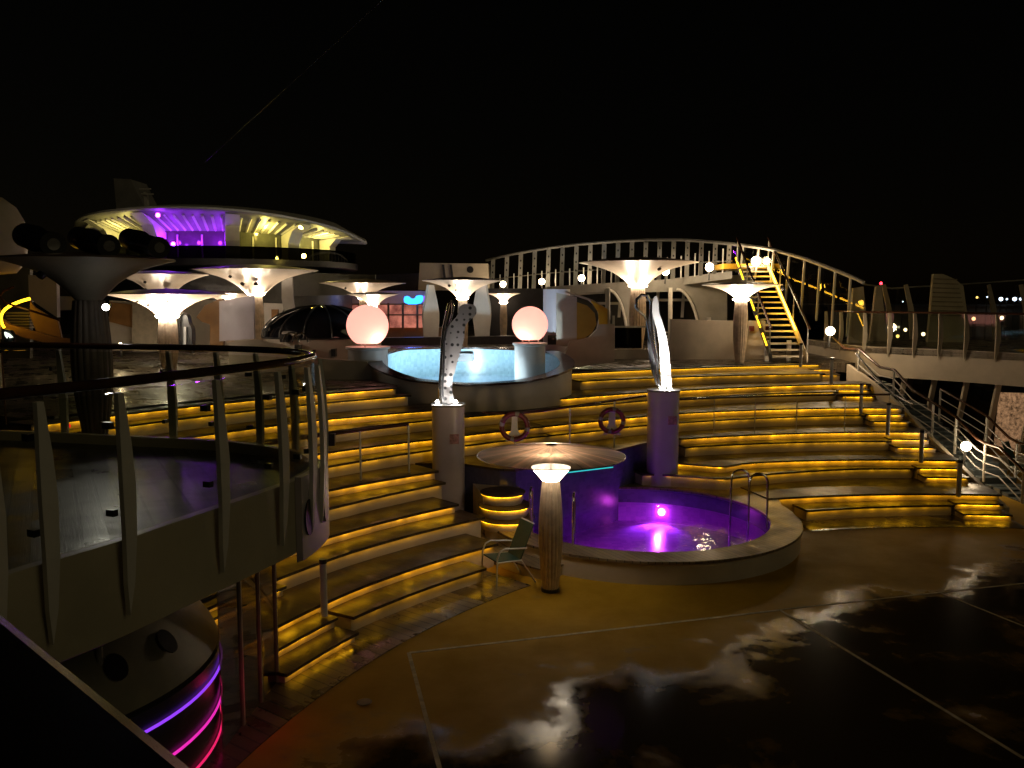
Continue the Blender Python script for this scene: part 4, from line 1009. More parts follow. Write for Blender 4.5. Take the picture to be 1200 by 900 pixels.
g0, g1 = atZ(898, 423, 2.6), atZ(924, 423, 2.6)
for g in (g0, g1): MB().box(g[0]-.07, g[0]+.07, g[1]-.05, g[1]+.05, 2.6, 3.3).build('post', 'railwhite', gt)
for z in (2.75, 2.95, 3.15): MB().box(g0[0], g1[0], g0[1]-.02, g0[1]+.02, z, z+.05).build('bar', 'railwhite', gt)

# ================================================================== arched windscreen and its deck
def AY(px): return interp([(560, 50), (700, 41), (860, 34), (940, 31.5), (1012, 29)])(px)
def top(px): return interp([(570, 305), (600, 298), (640, 291), (680, 286), (720, 283), (760, 281), (800, 281), (830, 283), (860, 286), (900, 291), (940, 302), (975, 315), (1000, 325), (1012, 331)])(px)
def bot(px): return interp([(570, 343), (650, 338), (700, 336), (760, 331), (830, 322), (860, 318), (900, 330), (940, 365), (1012, 402)])(px)
asn = thing('arched_windscreen', 'long arched white windscreen with perforated ribs along the far side deck', 'windscreen', (4, 38, 5))
pts = list(range(570, 1013, 12))+[1012]
MB().tube([atY(p, top(p), AY(p)) for p in pts], .07, 8).build('top_rail', 'grey', asn, True)
px = 578
while px < 1005:
    y = AY(px); wv = 4.8 if px < 860 else 2.0; lean = -3 if px < 860 else -9
    tp, bt = top(px)+.5, bot(px)
    if px > 860: bt = bot(px)
    MB().pxpoly([(px-wv/2, tp), (px+wv/2, tp), (px+wv/2+lean*.5, bt), (px-wv/2+lean*.5, bt)], y, .08).build('rib', 'grey', asn)
    if px < 860:
        mb = MB()
        for f in (.25, .5, .75):
            cx_, cy_ = px+lean*.5*f, tp+(bt-tp)*f*.8; mb.pxpoly([(cx_+1.0*cos(2*pi*i/8), cy_+1.4*sin(2*pi*i/8)) for i in range(8)], y-.012, .01)
        mb.build('rib_holes', 'black', asn)
    if px < 850:
        q_ = atY(px+8, bot(px+8), AY(px+8)-.4); MB().tube([q_, (q_[0], q_[1], q_[2]+.95)], .03, 6).build('rail_post', 'railwhite', asn)
    px += 16.3 if px < 860 else 18
MB().tube([atY(p, (top(p)+bot(p)*1.6)/2.6, AY(p)-.1) for p in pts if p < 870], .03, 6).build('mid_rail', 'steel', asn, True)
vs = []; fs = []
P = [(p, AY(p)) for p in pts if 855 <= p]
for p, y in P: vs += [atY(p, top(p)+1, y+.1), atY(p, bot(p), y+.1)]
fs = [(2*i, 2*i+1, 2*i+3, 2*i+2) for i in range(len(P)-1)]
MB().add(vs, fs).build('glass_panel', 'clear', asn, True)
# deck band beneath it
db = thing('arch_deck', 'pale deck edge with rows of small lights under the arched windscreen', 'deck', (3, 38, 5))
vs = []; fs = []
P = [p for p in pts if p <= 865]
for p in P:
    a = atY(p, bot(p)-1, AY(p)); b = atY(p, bot(p)+8, AY(p)); vs += [a, b, (b[0], b[1]+2, b[2]), (a[0], a[1]+2, a[2])]
for i in range(len(P)-1):
    for q in range(4): fs.append((4*i+q, 4*i+(q+1) % 4, 4*i+4+(q+1) % 4, 4*i+4+q))
fs += [(0, 1, 2, 3), (4*len(P)-1, 4*len(P)-2, 4*len(P)-3, 4*len(P)-4)]
MB().add(vs, fs).build('fascia', 'grey', db)
mb = MB()
for p in range(655, 740, 3): mb.ball(atY(p, bot(p)+1.5, AY(p)-.03), .025, 6)
mb.build('pin_lights', emit('pin light', (.9, .8, .65), .7), db)
# arched wall below
aw = thing('arched_wall', 'grey wall with tall arched openings behind the right steps', 'wall', (6, 36, 2.6))
def arch(mb, x0, x1, ytop, ybot, cxr, y):
    """pier polygon right of an arch whose curve falls from (x0,ytop) to (x1,ybot)"""
    c = [(x0+(x1-x0)*sin(pi/2*i/10), ytop+(ybot-ytop)*(1-cos(pi/2*i/10))) for i in range(11)]
    mb.pxpoly(c+[(cxr, ybot), (cxr, ytop)], y, .4)
for x0, x1, yt, yb, cr in ((715, 737, 339, 402, 746), (795, 822, 338, 405, 852)):
    mb = MB(); arch(mb, x0, x1, yt, yb, cr, 36.5); mb.build('pier', 'grey', aw)
    mb = MB(); c = [atY(x0-2+(x1-x0)*sin(pi/2*i/10), yt+1+(yb-yt)*(1-cos(pi/2*i/10)), 36.4) for i in range(11)]; mb.tube(c, .06, 6); mb.build('arch_trim', 'white', aw, True)
MB().pxpoly([(640, 336), (870, 322), (870, 340), (640, 345)], 36.6, .3).build('lintel', 'grey', aw)
for px in (713, 786): MB().pxpoly([(px-2, 337), (px+2, 337), (px+2, 400), (px-2, 400)], 36.2, .2).build('column', 'white', aw)
MB().pxpoly([(665, 345), (735, 340), (735, 342), (665, 347)], 38, .1).build('beam', 'white', aw)
MB().pxpoly([(700, 354), (735, 354), (735, 357), (700, 357)], 38, .1).build('beam', 'white', aw)
MB().pxpoly([(755, 350), (818, 350), (818, 353), (755, 353)], 38, .1).build('beam', 'white', aw)
for px in (726, 770, 800, 838): MB().pxpoly([(px, 342), (px+3, 342), (px+1, 372), (px-2, 372)], 38.2, .1).build('strut', 'white', aw)
tag(MB().pxpoly([(560, 338), (880, 338), (880, 420), (560, 424)], 43, .3).build('rear_wall', 'black'), 'black recess wall behind the arched openings', 'wall')
tag(MB().pxpoly([(786, 374), (845, 376), (897, 376), (897, 421), (786, 422)], 29.6, .25).build('low_wall', 'beige'), 'cream low wall behind the slatted column at the top of the right steps', 'wall')
tag(MB().pxpoly([(720, 410), (772, 409), (772, 424), (720, 426)], 29.8, .25).build('low_wall', 'beige'), 'short cream kerb wall in front of the arched opening', 'wall')
tag(MB().pxpoly([(878, 382), (884, 382), (884, 388), (878, 388)], 29.5, .04).build('wall_sign', M['red'] if 'red' in M else 'brown'), 'tiny red notice on the cream wall behind the slatted column', 'sign')
bn = thing('bar_bench', 'white slatted bench back in front of the arched opening', 'bench', atY(795, 411, 30.5))
for k in range(6): MB().pxpoly([(770, 389+k*4), (814, 388+k*4), (814, 389.6+k*4), (770, 390.6+k*4)], 30.5, .05).build('slat', 'railwhite', bn)
for px in (775, 813): MB().pxpoly([(px-1.5, 386), (px+1.5, 386), (px+1.5, 412), (px-1.5, 412)], 30.45, .05).build('post', 'railwhite', bn)
for px, a, b in ((794, 376, 392), (831, 372, 410), (712, 338, 372)):
    tag(MB().pxpoly([(px-2.2, a), (px+2.2, a), (px+2.2, b), (px-2.2, b)], 30.8, .12).build('white_post', 'white'), 'slim white post %s' % {794: 'behind the slatted bench', 831: 'at the left end of the cream low wall', 712: 'beside the yellow curved screen'}[px], 'post')
gp = thing('glass_screen', 'low framed glass screen left of the largest slatted column', 'glass screen', atY(735, 410, 30.2))
MB().pxpoly([(718, 383), (752, 383), (752, 408), (718, 408)], 30.2, .02).build('pane', 'smoke', gp)
MB().pxpoly([(718, 370), (720.5, 370), (720.5, 410), (718, 410)], 30.15, .08).build('frame', 'white', gp); MB().pxpoly([(718, 382), (757, 382), (757, 384), (718, 384)], 30.1, .05).build('top_rail', 'white', gp)

# swooping cream wall with ochre panel, right end of the upper pool
cs = thing('curved_screen', 'swooping cream wall with ochre inner face at the right end of the upper pool', 'screen wall', atY(690, 420, 25.5))
o_ = [(660, 422), (668, 400), (690, 396), (700, 386), (703, 372), (700, 360), (690, 352), (676, 347), (662, 342), (664, 341), (680, 346), (694, 351), (706, 358), (714, 364), (715, 380), (720, 380), (720, 424), (664, 432)]
MB().pxpoly(o_, 25.6, .35).build('frame', 'beige', cs)
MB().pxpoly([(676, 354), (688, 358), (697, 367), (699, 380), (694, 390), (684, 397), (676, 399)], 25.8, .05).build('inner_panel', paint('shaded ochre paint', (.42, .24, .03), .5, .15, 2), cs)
MB().pxpoly([(692, 352), (712, 362), (712, 380), (702, 380), (701, 366)], 25.55, .05).build('ochre_panel', 'ochre', cs)
MB().pxpoly([(652, 343), (676, 348), (677, 402), (662, 406), (652, 404)], 25.9, .1).build('side_panel', 'beige', cs)
dr = thing('lilac_drum', 'tall lilac white drum beside the right pink globe', 'drum', atY(651, 402, 27))
x = atY(652, 400, 27.5)[0]; MB().lathe([(.43, 0), (.43, atY(640, 339, 27.5)[2]-2.6), (1e-4, atY(640, 339, 27.5)[2]-2.6)], (x, 27.5, 2.6), 36).build('shell', 'lilac', dr, True)
MB().box(x-.30, x+.0, 27.0, 27.08, 3.25, 3.55).build('handwheel', 'black', dr)

# ================================================================== things behind the upper pool
def blade(px, y0, y1, Y, label, s=1):
    b = atY(px, y1, Y); zt = atY(px, y0, Y)[2]; t = []
    mb = MB(); vs = []; n = 14
    for i in range(n+1):
        f = i/n; a = radians(10+65*f*s); w = .30*(1-.25*cos(2*pi*f)*.5); z = b[2]+(zt-b[2])*f
        for sx_, sy_ in ((-1, -1), (1, -1), (1, 1), (-1, 1)):
            X, Yv = sx_*w, sy_*.05; vs.append((b[0]+X*cos(a)-Yv*sin(a), b[1]+X*sin(a)+Yv*cos(a), z))
    fs = [(0, 1, 2, 3), (4*n+3, 4*n+2, 4*n+1, 4*n)]
    for j in range(n):
        for q in range(4): fs.append((4*j+q, 4*j+(q+1) % 4, 4*j+4+(q+1) % 4, 4*j+4+q))
    return tag(mb.add(vs, fs).build('twisted_pillar', 'white', None, True), label, 'pillar', 'twisted white pillars')
blade(505, 334, 396, 30.5, 'twisted white pillar blade left of the perforated sculpture')
blade(565, 332, 396, 30.5, 'twisted white pillar blade between the sculpture and the right pink globe', -1)
dm = thing('glass_dome', 'dark glass dome with black frames left of the pink globe', 'dome', atY(378, 420, 27.5))
dc = atY(378, 394, 27.5); rx = 1.9
MB().lathe([(rx*cos(a), .98*sin(a)+.0) for a in [radians(90*i/10) for i in range(11)]], dc, 48, sx=1, sy=.8).build('glass', paint('black glazing', (.01, .01, .012), .08, .2, 3, bump=0), dm, True)
for k in range(7):
    a = pi*k/7+.1; MB().tube([(dc[0]+rx*1.01*cos(b)*cos(a), dc[1]+rx*.81*cos(b)*sin(a), dc[2]+.99*sin(b)) for b in [pi*i/16 for i in range(17)]], .03, 6).build('frame', 'dark', dm, True)
MB().lathe([(rx*1.01, 0), (rx*1.02, .05), (1e-4, .05)], (dc[0], dc[1], dc[2]-.04), 48, sy=.8).build('ring', 'dark', dm, True)
MB().lathe([(rx*1.0, 0), (rx*.98, dc[2]-2.64), (1e-4, dc[2]-2.64)], (dc[0], dc[1], 2.6), 48, sy=.8).build('base', 'beige', dm, True)
for px, py, ww_ in ((328, 392, 9), (345, 404, 7), (366, 410, 3), (388, 409, 5)): MB().pxpoly([(px, py), (px+ww_, py), (px+ww_, py+9), (px, py+9)], 25.85, .3).build('hatch', 'dark', dm)
mb = MB()
for (c0, r0) in ((341, 9), (352, 9)):
    mb.tube([atY(c0+r0*cos(a), 401-11*sin(a), 23.8) for a in [pi*i/12 for i in range(13)]], .025, 6)
h_ = thing('pool_grab_rail', 'pair of arched steel grab rails in front of the dark dome', 'handrail', atY(346, 401, 23.8)); mb.build('rails', 'steel', h_, True)
tag(MB().pxpoly([(372, 420), (430, 424), (440, 436), (470, 452), (372, 454)], 22.2, .2).build('deck_coaming', 'beige'), 'cream coaming sloping up to the left plinth', 'wall')
tag(MB().pxpoly([(445, 396), (600, 394), (660, 396), (660, 403), (445, 405)], 29.6, .5).build('dark_bench', 'dark'), 'long dark low bench behind the upper pool', 'bench')
# lit bar windows and the blue neon sign
bw = thing('poolside_bar', 'reddish lit bar windows under the blue neon sign', 'bar', atY(455, 390, 42))
MB().pxpoly([(400, 357), (500, 357), (500, 384), (400, 384)], 42, .1).build('window', 'barwin', bw)
for px in range(404, 501, 17): MB().pxpoly([(px-1.2, 355), (px+1.2, 355), (px+1.2, 387), (px-1.2, 387)], 41.8, .08).build('mullion', 'brown', bw)
for py in (356.5, 369): MB().pxpoly([(400, py-.8), (500, py-.8), (500, py+.8), (400, py+.8)], 41.75, .05).build('transom', 'brown', bw)
MB().pxpoly([(360, 384), (530, 384), (530, 402), (360, 402)], 42.2, .2).build('base_wall', 'brown', bw)
sg = thing('neon_sign', 'small blue glowing wave sign above the bar windows', 'sign', atY(482, 356, 41))
MB().pxpoly(smooth_poly([(473, 348), (478, 346.5), (482, 350), (486, 350), (488, 346), (496, 346), (496, 352), (492, 356.5), (474, 356.5)], 1), 41, .08).build('wave', 'neonblue', sg)
MB().pxpoly([(496, 347), (499, 347), (499, 354), (496, 354)], 41, .06).build('end_bar', emit('violet neon bar', (.2, .02, 1), 2), sg)
lamp('sign_light', (sg.location.x, 40.6, sg.location.z+.3), 18, (.1, .2, 1), sg, .2)
tag(MB().pxpoly([(310, 340), (500, 341), (500, 356), (310, 362)], 43, .3).build('bulwark', 'white'), 'pale bulwark band above the bar windows', 'wall')
bb = thing('aft_house', 'pale deckhouse with one round dark hole behind the centre mushroom canopy', 'deckhouse', atY(530, 340, 47))
MB().pxpoly([(490, 340), (492, 308), (572, 309), (574, 340)], 47, 2).build('wall', 'beige', bb)
MB().pxpoly([(551+4*cos(2*pi*i/16), 316+4*sin(2*pi*i/16)) for i in range(16)], 46.97, .02).build('porthole', 'black', bb)
for px in (518, 527): MB().pxpoly([(px, 310), (px+2.5, 310), (px+6, 338), (px+3, 338)], 46.9, .05).build('strut', 'dark', bb)
tag(MB().pxpoly([(440, 322), (492, 320), (492, 342), (440, 342)], 48, 1).build('dark_deckhouse', 'dark'), 'dark low deckhouse behind the neon sign', 'deckhouse')

# ================================================================== round lounge with disc roof (top left)
K = (-13.15, 40.0)
ld = thing('round_lounge', 'round lounge with saucer roof lit violet and yellow from below', 'building', (*K, 2.6))
ZR = 8.2
MB().lathe([(6.35, 0), (6.3, .08), (5.0, .28), (1e-4, .55)], (*K, ZR), 128).build('roof', 'white', ld, True)
MB().lathe([(6.35, 0), (6.27, -.07), (6.05, -.12), (4.75, -.72), (4.7, -.8)], (*K, ZR), 128).build('soffit', 'grey', ld, True)
for i in range(100):
    a = 2*pi*i/100+.03
    if sin(a) > .35: continue
    ca, sa = cos(a), sin(a)
    mb = MB(); A = (K[0]+5.9*ca, K[1]+5.9*sa, ZR-.22); B = (K[0]+4.8*ca, K[1]+4.8*sa, ZR-.72)
    mb.tube([A, B], .055, 4); mb.build('slat', 'white', ld)
MB().lathe([(4.75, 0), (4.75, 1.15)], (*K, ZR-1.9), 96).build('window_band', paint('lounge glazing', (.10, .10, .08), .12, .3, 1.5, bump=0), ld, True)
for i in range(30):
    a = 2*pi*i/30
    if sin(a) > .3: continue
    MB().box(K[0]+4.77*cos(a)-.03, K[0]+4.77*cos(a)+.03, K[1]+4.77*sin(a)-.03, K[1]+4.77*sin(a)+.03, ZR-1.9, ZR-.9).build('mullion', 'white', ld)
for deg in (-135, -105, -70, -42, -15):
    a = radians(deg); ca, sa = cos(a), sin(a); tx, ty = -sa, ca
    pr = [(6.1, -.1), (4.8, -.75), (4.8, -1.9), (5.25, -1.9), (5.3, -1.1), (5.6, -.5), (6.22, -.06)]
    MB().extr([(K[0]+r*ca-tx*.28, K[1]+r*sa-ty*.28, ZR+z-.06) for r, z in pr], (tx*.56, ty*.56, 0)).build('bracket', 'white', ld)
MB().lathe([(5.8, 0), (5.9, .05), (5.9, .3), (4.7, .3)], (*K, ZR-2.2), 96).build('terrace_ring', 'black', ld, True)
MB().lathe([(5.8, 0), (5.8, .55)], (*K, ZR-1.95), 96).build('balustrade', 'smoke', ld, True)
MB().lathe([(5.6, 0), (5.6, 2.1)], (*K, ZR-4.5), 96).build('lower_wall', 'dark', ld, True)
MB().lathe([(5.9, 0), (5.9, 1.2)], (*K, 2.75), 96).build('base_wall', 'beige', ld, True)
def la(deg, r, z): a = radians(deg); return (K[0]+r*cos(a), K[1]+r*sin(a), z)
for deg, col, pw, mt in ((-98, (.30, .02, 1), 40, 'purple'), (-87, (.30, .02, 1), 40, 'purple'), (-76, (.30, .02, 1), 40, 'purple'), (-56, (1, .80, .16), 60, 'yellowlamp'), (-28, (1, .80, .2), 75, 'yellowlamp'), (-122, (1, .82, .2), 55, 'yellowlamp')):
    p = la(deg, 5.75, ZR-.5)
    if mt == 'yellowlamp': p = la(deg, 5.5, ZR-(.75 if deg == -56 else 1.15))
    if mt == 'purple': p = la(deg, 5.2, ZR-1.2)
    lamp('soffit_light', p, pw, col, ld, .08)
for px, py, mt in ((185, 252, 'purple'), (352, 252, 'yellowlamp'), (203, 286, 'purple'), (356, 300, 'yellowlamp')):
    y = 33.6 if py < 260 else 34.6
    MB().ball(atY(px, py, y), .09, 8).build('spot_lamp', mt, ld, True)
for i in range(9):
    p = atY(260+i*19, 320+abs(i-1)*.8, 32.5)
for ch in ld.children:      # the saucer rim droops towards its sides
    if ch.type == 'MESH':
        for v in ch.data.vertices:
            hz = v.co.z+2.6; wgt = max(0, min(1, (hz-(ZR-1.25))/1.0)); dx = min(1, abs(v.co.x)/6.36); sg_ = v.co.x
            v.co.z -= wgt*(1.05 if sg_ > 0 else .6)*(1-math.sqrt(1-dx*dx))*(hypot(v.co.x, v.co.y)/6.3)
fn = thing('ship_funnel', 'grey slanted funnel fin standing behind the saucer roof', 'funnel', atY(150, 250, 58))
MB().pxpoly([(133, 209), (153, 210), (171, 246), (172, 262), (138, 262)], 58, 2.5).build('fin', 'grey', fn)
ms = thing('radar_mast', 'small pale radar mast beside the funnel', 'mast', atY(170, 250, 54))
MB().pxpoly([(168, 225), (171, 225), (174, 250), (170, 250)], 54, .3).build('pole', 'white', ms)
for a, b, c in ((163, 176, 220.5), (165, 179, 226.5)): MB().pxpoly([(a, c), (b, c), (b, c+1.6), (a, c+1.6)], 53.9, .15).build('scanner', 'white', ms)

# ================================================================== left background walls
LEFTW = [
 ('screen_wall', [(128, 352), (162, 354), (162, 411), (128, 411)], 27.5, 'beige', 'cream wall panel just right of the dark balcony column'),
 ('screen_panel', [(129, 354), (155, 357), (155, 384), (128, 377)], 27.3, 'brown', 'brown painted panel on the cream wall right of the dark column'),
 ('timber_wall', [(155, 350), (184, 352), (184, 412), (155, 412)], 27.0, 'slatdark', 'weathered timber wall left of the lit slatted column'),
 ('screen_wall', [(205, 350), (250, 352), (262, 410), (205, 410)], 28.2, 'beige', 'cream wall right of the lit slatted column'),
 ('curved_screen_wall', [(230, 372), (240, 358), (258, 350), (262, 350), (262, 412), (246, 412), (246, 380), (236, 377)], 26.8, 'brown', 'brown curved panel with pointed nose left of the lilac wall'),
 ('lilac_wall', [(257, 353), (297, 346), (298, 397), (257, 400)], 26.4, 'lilac', 'lilac white wall panel under the two-porthole canopy'),
 ('doorway_wall', [(309, 355), (334, 356), (326, 378), (309, 382)], 33.5, 'white', 'bright cream panel with small brown door left of the dome'),
 ('rear_door', [(318, 362.5), (325.5, 362.5), (325.5, 374), (318, 374)], 33.3, 'brown', 'small brown door in the bright cream panel'),
 ('slanted_post', [(330, 320), (342, 320), (344, 355), (350, 385), (336, 385), (330, 350)], 33, 'grey', 'grey slanted post between the dome and the two-porthole canopy'),
 ('low_wall', [(268, 401), (300, 398), (330, 404), (372, 420), (400, 440), (268, 445)], 24.5, 'beige', 'cream low wall in front of the dark dome, behind the balcony rail'),
 ('deck_wall', [(33, 322), (66, 327), (67, 372), (34, 350)], 17, 'lilac', 'pale tall panel left of the dark balcony column'),
 ('deck_wall', [(62, 347), (96, 348), (96, 363), (62, 364)], 17.5, 'beige', 'short cream panel above the dark doorway'),
 ('dark_doorway', [(62, 363.5), (96, 363), (96, 392), (62, 392)], 17.6, 'black', 'dark doorway left of the balcony column'),
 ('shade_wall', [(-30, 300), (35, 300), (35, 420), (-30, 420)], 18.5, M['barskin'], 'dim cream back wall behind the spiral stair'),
 ('rear_screen', [(195, 325), (300, 320), (440, 322), (440, 345), (195, 350)], 36, 'dark', 'dark glazed screen under the saucer roofed lounge'),
]
for nm_, pp_, y_, mt_, lb_ in LEFTW:
    tag(MB().pxpoly(pp_, y_, .12).build(nm_, mt_), lb_, 'wall')
for px, py in ((141, 403.5), (224.5, 399.5)):
    ballamp(px, py, 26.2, .05, 'tiny floor-level lamp on the cream wall, %s of the lit slatted column' % ('left' if px < 200 else 'right'), 4)
pt = thing('shower_column', 'dark rounded shower column with a chrome pipe next to the lit slatted column', 'shower', atY(217, 411, 25))
MB().pxpoly(smooth_poly([(210, 411), (210, 374), (213, 367), (219, 368), (221, 380), (225, 384), (225, 408), (222, 411)], 2), 25, .3).build('body', 'dark', pt)
MB().tube([atY(a, b, 24.9) for a, b in ((210.5, 411), (210, 380), (211, 370), (215, 366), (218, 369))], .03, 8).build('pipe', 'steel', pt, True)
MB().pxpoly([(215, 383), (218, 383), (218, 411), (215, 411)], 24.9, .06).build('side_rail', 'grey', pt)
# vent cowl far left
vc = thing('vent_cowl', 'large cream rounded cowl at the left edge above the spotlights', 'cowl', atY(0, 345, 15))
c0 = atY(-18, 272, 15); MB().lathe([(1e-4, .66), (.30, .60), (.50, .44), (.62, .2), (.66, 0), (.62, -.5), (.45, -.7), (1e-4, -.75)], c0, 40).build('hood', 'beige', vc, True)
MB().lathe([(.16, -.7), (.16, -2.9)], c0, 32).build('trunk', 'fascia', vc, True)
# spiral stair with amber strip
sps = thing('spiral_stair', 'curving terracotta stair with a bright amber edge at the far left', 'staircase', atY(30, 405, 15.5))
cv = [(35, 350), (24, 353), (12, 358), (4, 364), (1, 371), (2, 379), (5, 384)]
MB().tube([atY(a, b, 15.2) for a, b in smooth_open(cv, 1)], .025, 6).build('light_strip', 'ledtop', sps, True)
MB().pxpoly([(2, 374), (10, 380), (30, 386), (60, 395), (92, 398), (92, 406), (60, 404), (30, 396), (8, 388), (2, 382)], 15.4, .1).build('stringer', 'salmon', sps)
MB().pxpoly([(35, 352), (40, 360), (68, 377), (72, 396), (42, 388), (35, 370)], 15.6, .05).build('side_panel', 'salmon', sps)
for k in range(6): MB().pxpoly([(6+k*1, 366+k*3.4), (34, 366+k*3.4), (34, 367.6+k*3.4), (6+k*1, 367.6+k*3.4)], 15.9, .25).build('step', 'fascia', sps)
MB().tube([atY(a, b, 15) for a, b in ((16, 336), (4, 341), (0, 347), (6, 355), (30, 362), (70, 375))], .02, 6).build('handrail', 'rail', sps, True)
lamp('strip_light', atY(20, 362, 14.9), 1.2, (1, .5, .05), sps, .1)
fl = thing('deck_floodlight', 'small angled floodlight with white face at the far left edge', 'floodlight', atY(9, 392, 14))
MB().pxpoly([(5, 389), (10, 391), (14.5, 395.5), (8, 396.5), (5.5, 393)], 14, .03).build('face', emit('white lamp face', (.9, 1, .8), 1.6), fl); MB().pxpoly([(4, 386), (11, 387), (15.5, 394), (14, 402), (6, 402), (5, 392)], 14.04, .1).build('housing', 'dark', fl)
pl = thing('potted_plant', 'dark leafy plant at the left edge above the balcony rail', 'plant', atY(4, 412, 10.5))
mb = MB(); random.seed(3)
for k in range(90):
    a, b = random.gauss(0, 8), random.uniform(398, 412); c = atY(a, b, 10.5+random.uniform(-.15, .15)); an = random.uniform(0, 2*pi); l = random.uniform(.03, .07)
    mb.add([c, (c[0]+l*cos(an)*.6+.01, c[1]+.01, c[2]+l*.5*sin(an)+.012), (c[0]+l*cos(an), c[1], c[2]+l*sin(an)), (c[0]+l*cos(an)*.6-.01, c[1]-.01, c[2]+l*.5*sin(an)-.012)], [(0, 1, 2, 3)])
mb.build('foliage', paint('dark leaf', (.03, .06, .02), .5, .3, 20), pl); c = atY(2, 412, 10.5); MB().tube([(c[0], c[1], 3.15), (c[0], c[1], c[2]+.05)], .012, 6).build('stem', 'brown', pl)
tag(MB().ball(atY(80, 499, 9.9), .028).build('red_glint', emit('red glint', (1, .02, .02), 1.5), None, True), 'small red reflection added as a glowing ball low behind the balcony glass', 'lamp')  # tiny red reflection put in as an emissive ball

# ================================================================== harbour beyond the right side
hb = thing('quay_building', 'dark warehouse across the water behind the right windscreen', 'building', (110, 190, -15))
MB().box(70, 130, 190, 215, -14.99, 3.0).build('wall', paint('warehouse wall', (.05, .045, .04), .7, .3, .1), hb)
MB().box(69, 131, 189, 216, 3.0, 3.4).build('roof', 'dark', hb)
mb = MB()
for k in range(4): mb.pxpoly([(1047+k*2, 382), (1048.2+k*2, 382), (1048.2+k*2, 384.5), (1047+k*2, 384.5)], 188.9, .1)
mb.build('lit_windows', emit('lit window', (1, .85, .6), 1.2), hb)
tag(MB().box(150, 185, 205, 230, -14.99, 4.5).build('quay_shed', paint('shed wall', (.04, .04, .04), .7, .3, .1)), 'dark shed on the quay below the row of bluish lights', 'building')
HL = [(1025, 375.5, .5, 'warm', 'warm harbour light left of the tall rib'), (1061, 386.5, .8, 'warm', 'orange harbour light between the first ribs'), (1052, 394, .8, 'yel', 'yellow elongated harbour light low behind the glass'), (1082, 391.5, .9, 'warm', 'bright harbour light with a second one below it'), (1082, 407, .7, 'yel', 'yellow harbour light just above the side deck floor'),
      (1093, 350, .5, 'cold', 'white harbour light on the louvred sail screen'), (1141, 373.5, .9, 'pink', 'pinkish harbour light right of the louvred screen'), (1174, 372.5, .9, 'warm', 'warm harbour light above the glass at the right'), (1165, 390.5, .8, 'pink', 'pink harbour light low at the right'),
      (1173, 350.5, .9, 'cold', 'first of the bluish white quay lights'), (1180, 350.5, .45, 'cold', 'small bluish quay light between two bigger ones'), (1189, 350.5, .9, 'cold', 'second big bluish white quay light'), (1196, 350.5, .6, 'cold', 'last bluish quay light at the right edge'), (1145, 348.5, .5, 'yel', 'small yellow harbour light high up'), (1157, 348, .3, 'cold', 'tiny cool harbour light next to the yellow one'),
      (1034, 354, .3, 'cold', 'tiny cool harbour light below the red one'), (1058, 353.5, .25, 'cold', 'tiny far harbour light above the row of lit windows'), (1129, 390.5, .3, 'cold', 'tiny white light at the foot of the louvred screen')]
hm = {'warm': emit('warm harbour lamp', (1, .72, .4), 7), 'yel': emit('yellow harbour lamp', (1, .62, .15), 4), 'cold': emit('cool harbour lamp', (.62, .75, 1), 7), 'pink': emit('sodium harbour lamp', (1, .42, .22), 5)}
for px, py, r, c, lb in HL:
    Y = 186; p = atY(px, py, Y); t = thing('harbour_lamp', lb, 'lamp', p, 0, 'harbour lights')
    MB().ball(p, r*.48, 8).build('globe', hm[c], t, True); MB().tube([(p[0], p[1]+.1, -15), (p[0], p[1]+.1, p[2]-r*.3)], .12, 5).build('pole', 'dark', t)
p = atY(1032.5, 332, 150); t = thing('beacon', 'red beacon light above the right windscreen', 'beacon', p)
MB().ball(p, .24, 10).build('lens', emit('red beacon', (1, .03, .05), 9), t, True); MB().tube([(p[0], p[1], -15), (p[0], p[1], p[2]-.4)], .25, 6).build('mast', 'grey', t)
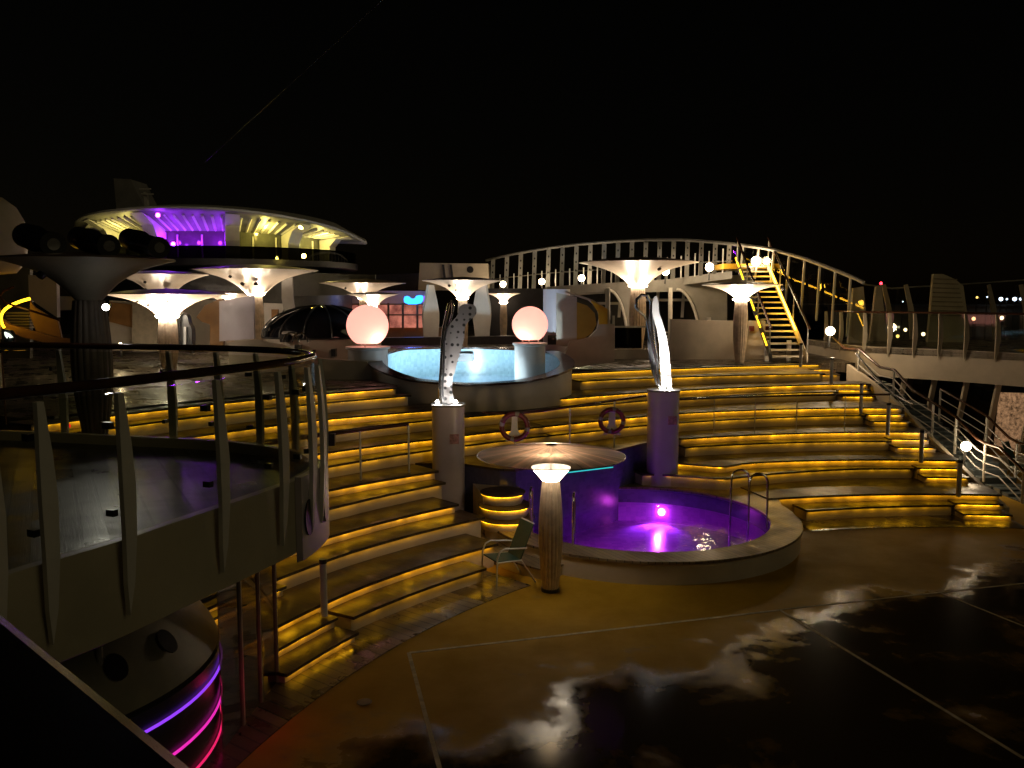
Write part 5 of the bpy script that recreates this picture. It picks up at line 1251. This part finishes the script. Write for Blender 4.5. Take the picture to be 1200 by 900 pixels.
# far windscreen of the right deck
fw = thing('side_windscreen', 'tall glass windscreen with pale leaning ribs at the outer edge of the right deck', 'windscreen', atY(1100, 400, 33))
tops = [(1012, 333), (1045, 338), (1075, 336), (1100, 335), (1160, 331), (1230, 326)]
MB().tube([atY(a, b, 33) for a, b in tops], .03, 6).build('top_rail', 'grey', fw, True)
MB().extr([atY(a, b, 33.05) for a, b in tops]+[atY(1230, 400, 33.05), atY(1012, 396, 33.05)], (0, .02, 0)).build('glass_panel', 'clear', fw)
for px in (1037, 1063, 1160, 1198):
    MB().pxpoly([(px-3, 334), (px+1, 333), (px+8, 362), (px+10, 398), (px+4, 398), (px+2, 362)], 32.9, .08).build('rib', 'beige', fw)
def sail(pp_, y, lb, louv=0):
    t = thing('sail_screen', lb, 'screen', atY(pp_[0][0], 400, y), 0, 'pale sail shaped screens'); MB().pxpoly(pp_, y, .15).build('panel', 'fascia' if louv else 'beige', t)
    for k in range(louv):
        yy = 326+k*5.3; MB().pxpoly([(1094.5-k*.35, yy), (1122+k*1.2, yy+1), (1122+k*1.2, yy+2.4), (1094.5-k*.35, yy+1.4)], y-.05, .04).build('louvre', 'slatdark', t)
    return t
sail([(1000, 338), (1012, 336), (1018, 402), (994, 402)], 31.0, 'narrow pale sail screen at the end of the arched windscreen')
sail([(1027, 336), (1033, 334), (1040, 400), (1019, 400)], 32.2, 'slim pale sail screen below the red beacon')
sail([(1094, 321), (1105, 321), (1119, 327), (1129, 335), (1134, 372), (1136, 402), (1087, 402)], 31.6, 'broad louvred sail screen at the right', 9)
x, y = fy(1060)
for i, (px, py) in enumerate(((1172, 536), (1193, 548))):
    p = atY(px, py, 21.6+i*.3); chair(('teal deck chair behind the lower stair railing, ' + ('the left one' if i == 0 else 'the right one')), (p[0]+.6, 21.6+i*.4, 0), radians(40+i*30))
# cable
c0, c1 = atY(240, 190, 30), atY(470, -20, 22)
tag(MB().tube([c0, c1], .012, 5).build('rigging_wire', 'dark'), 'faint dark rigging wire crossing the night sky', 'wire')
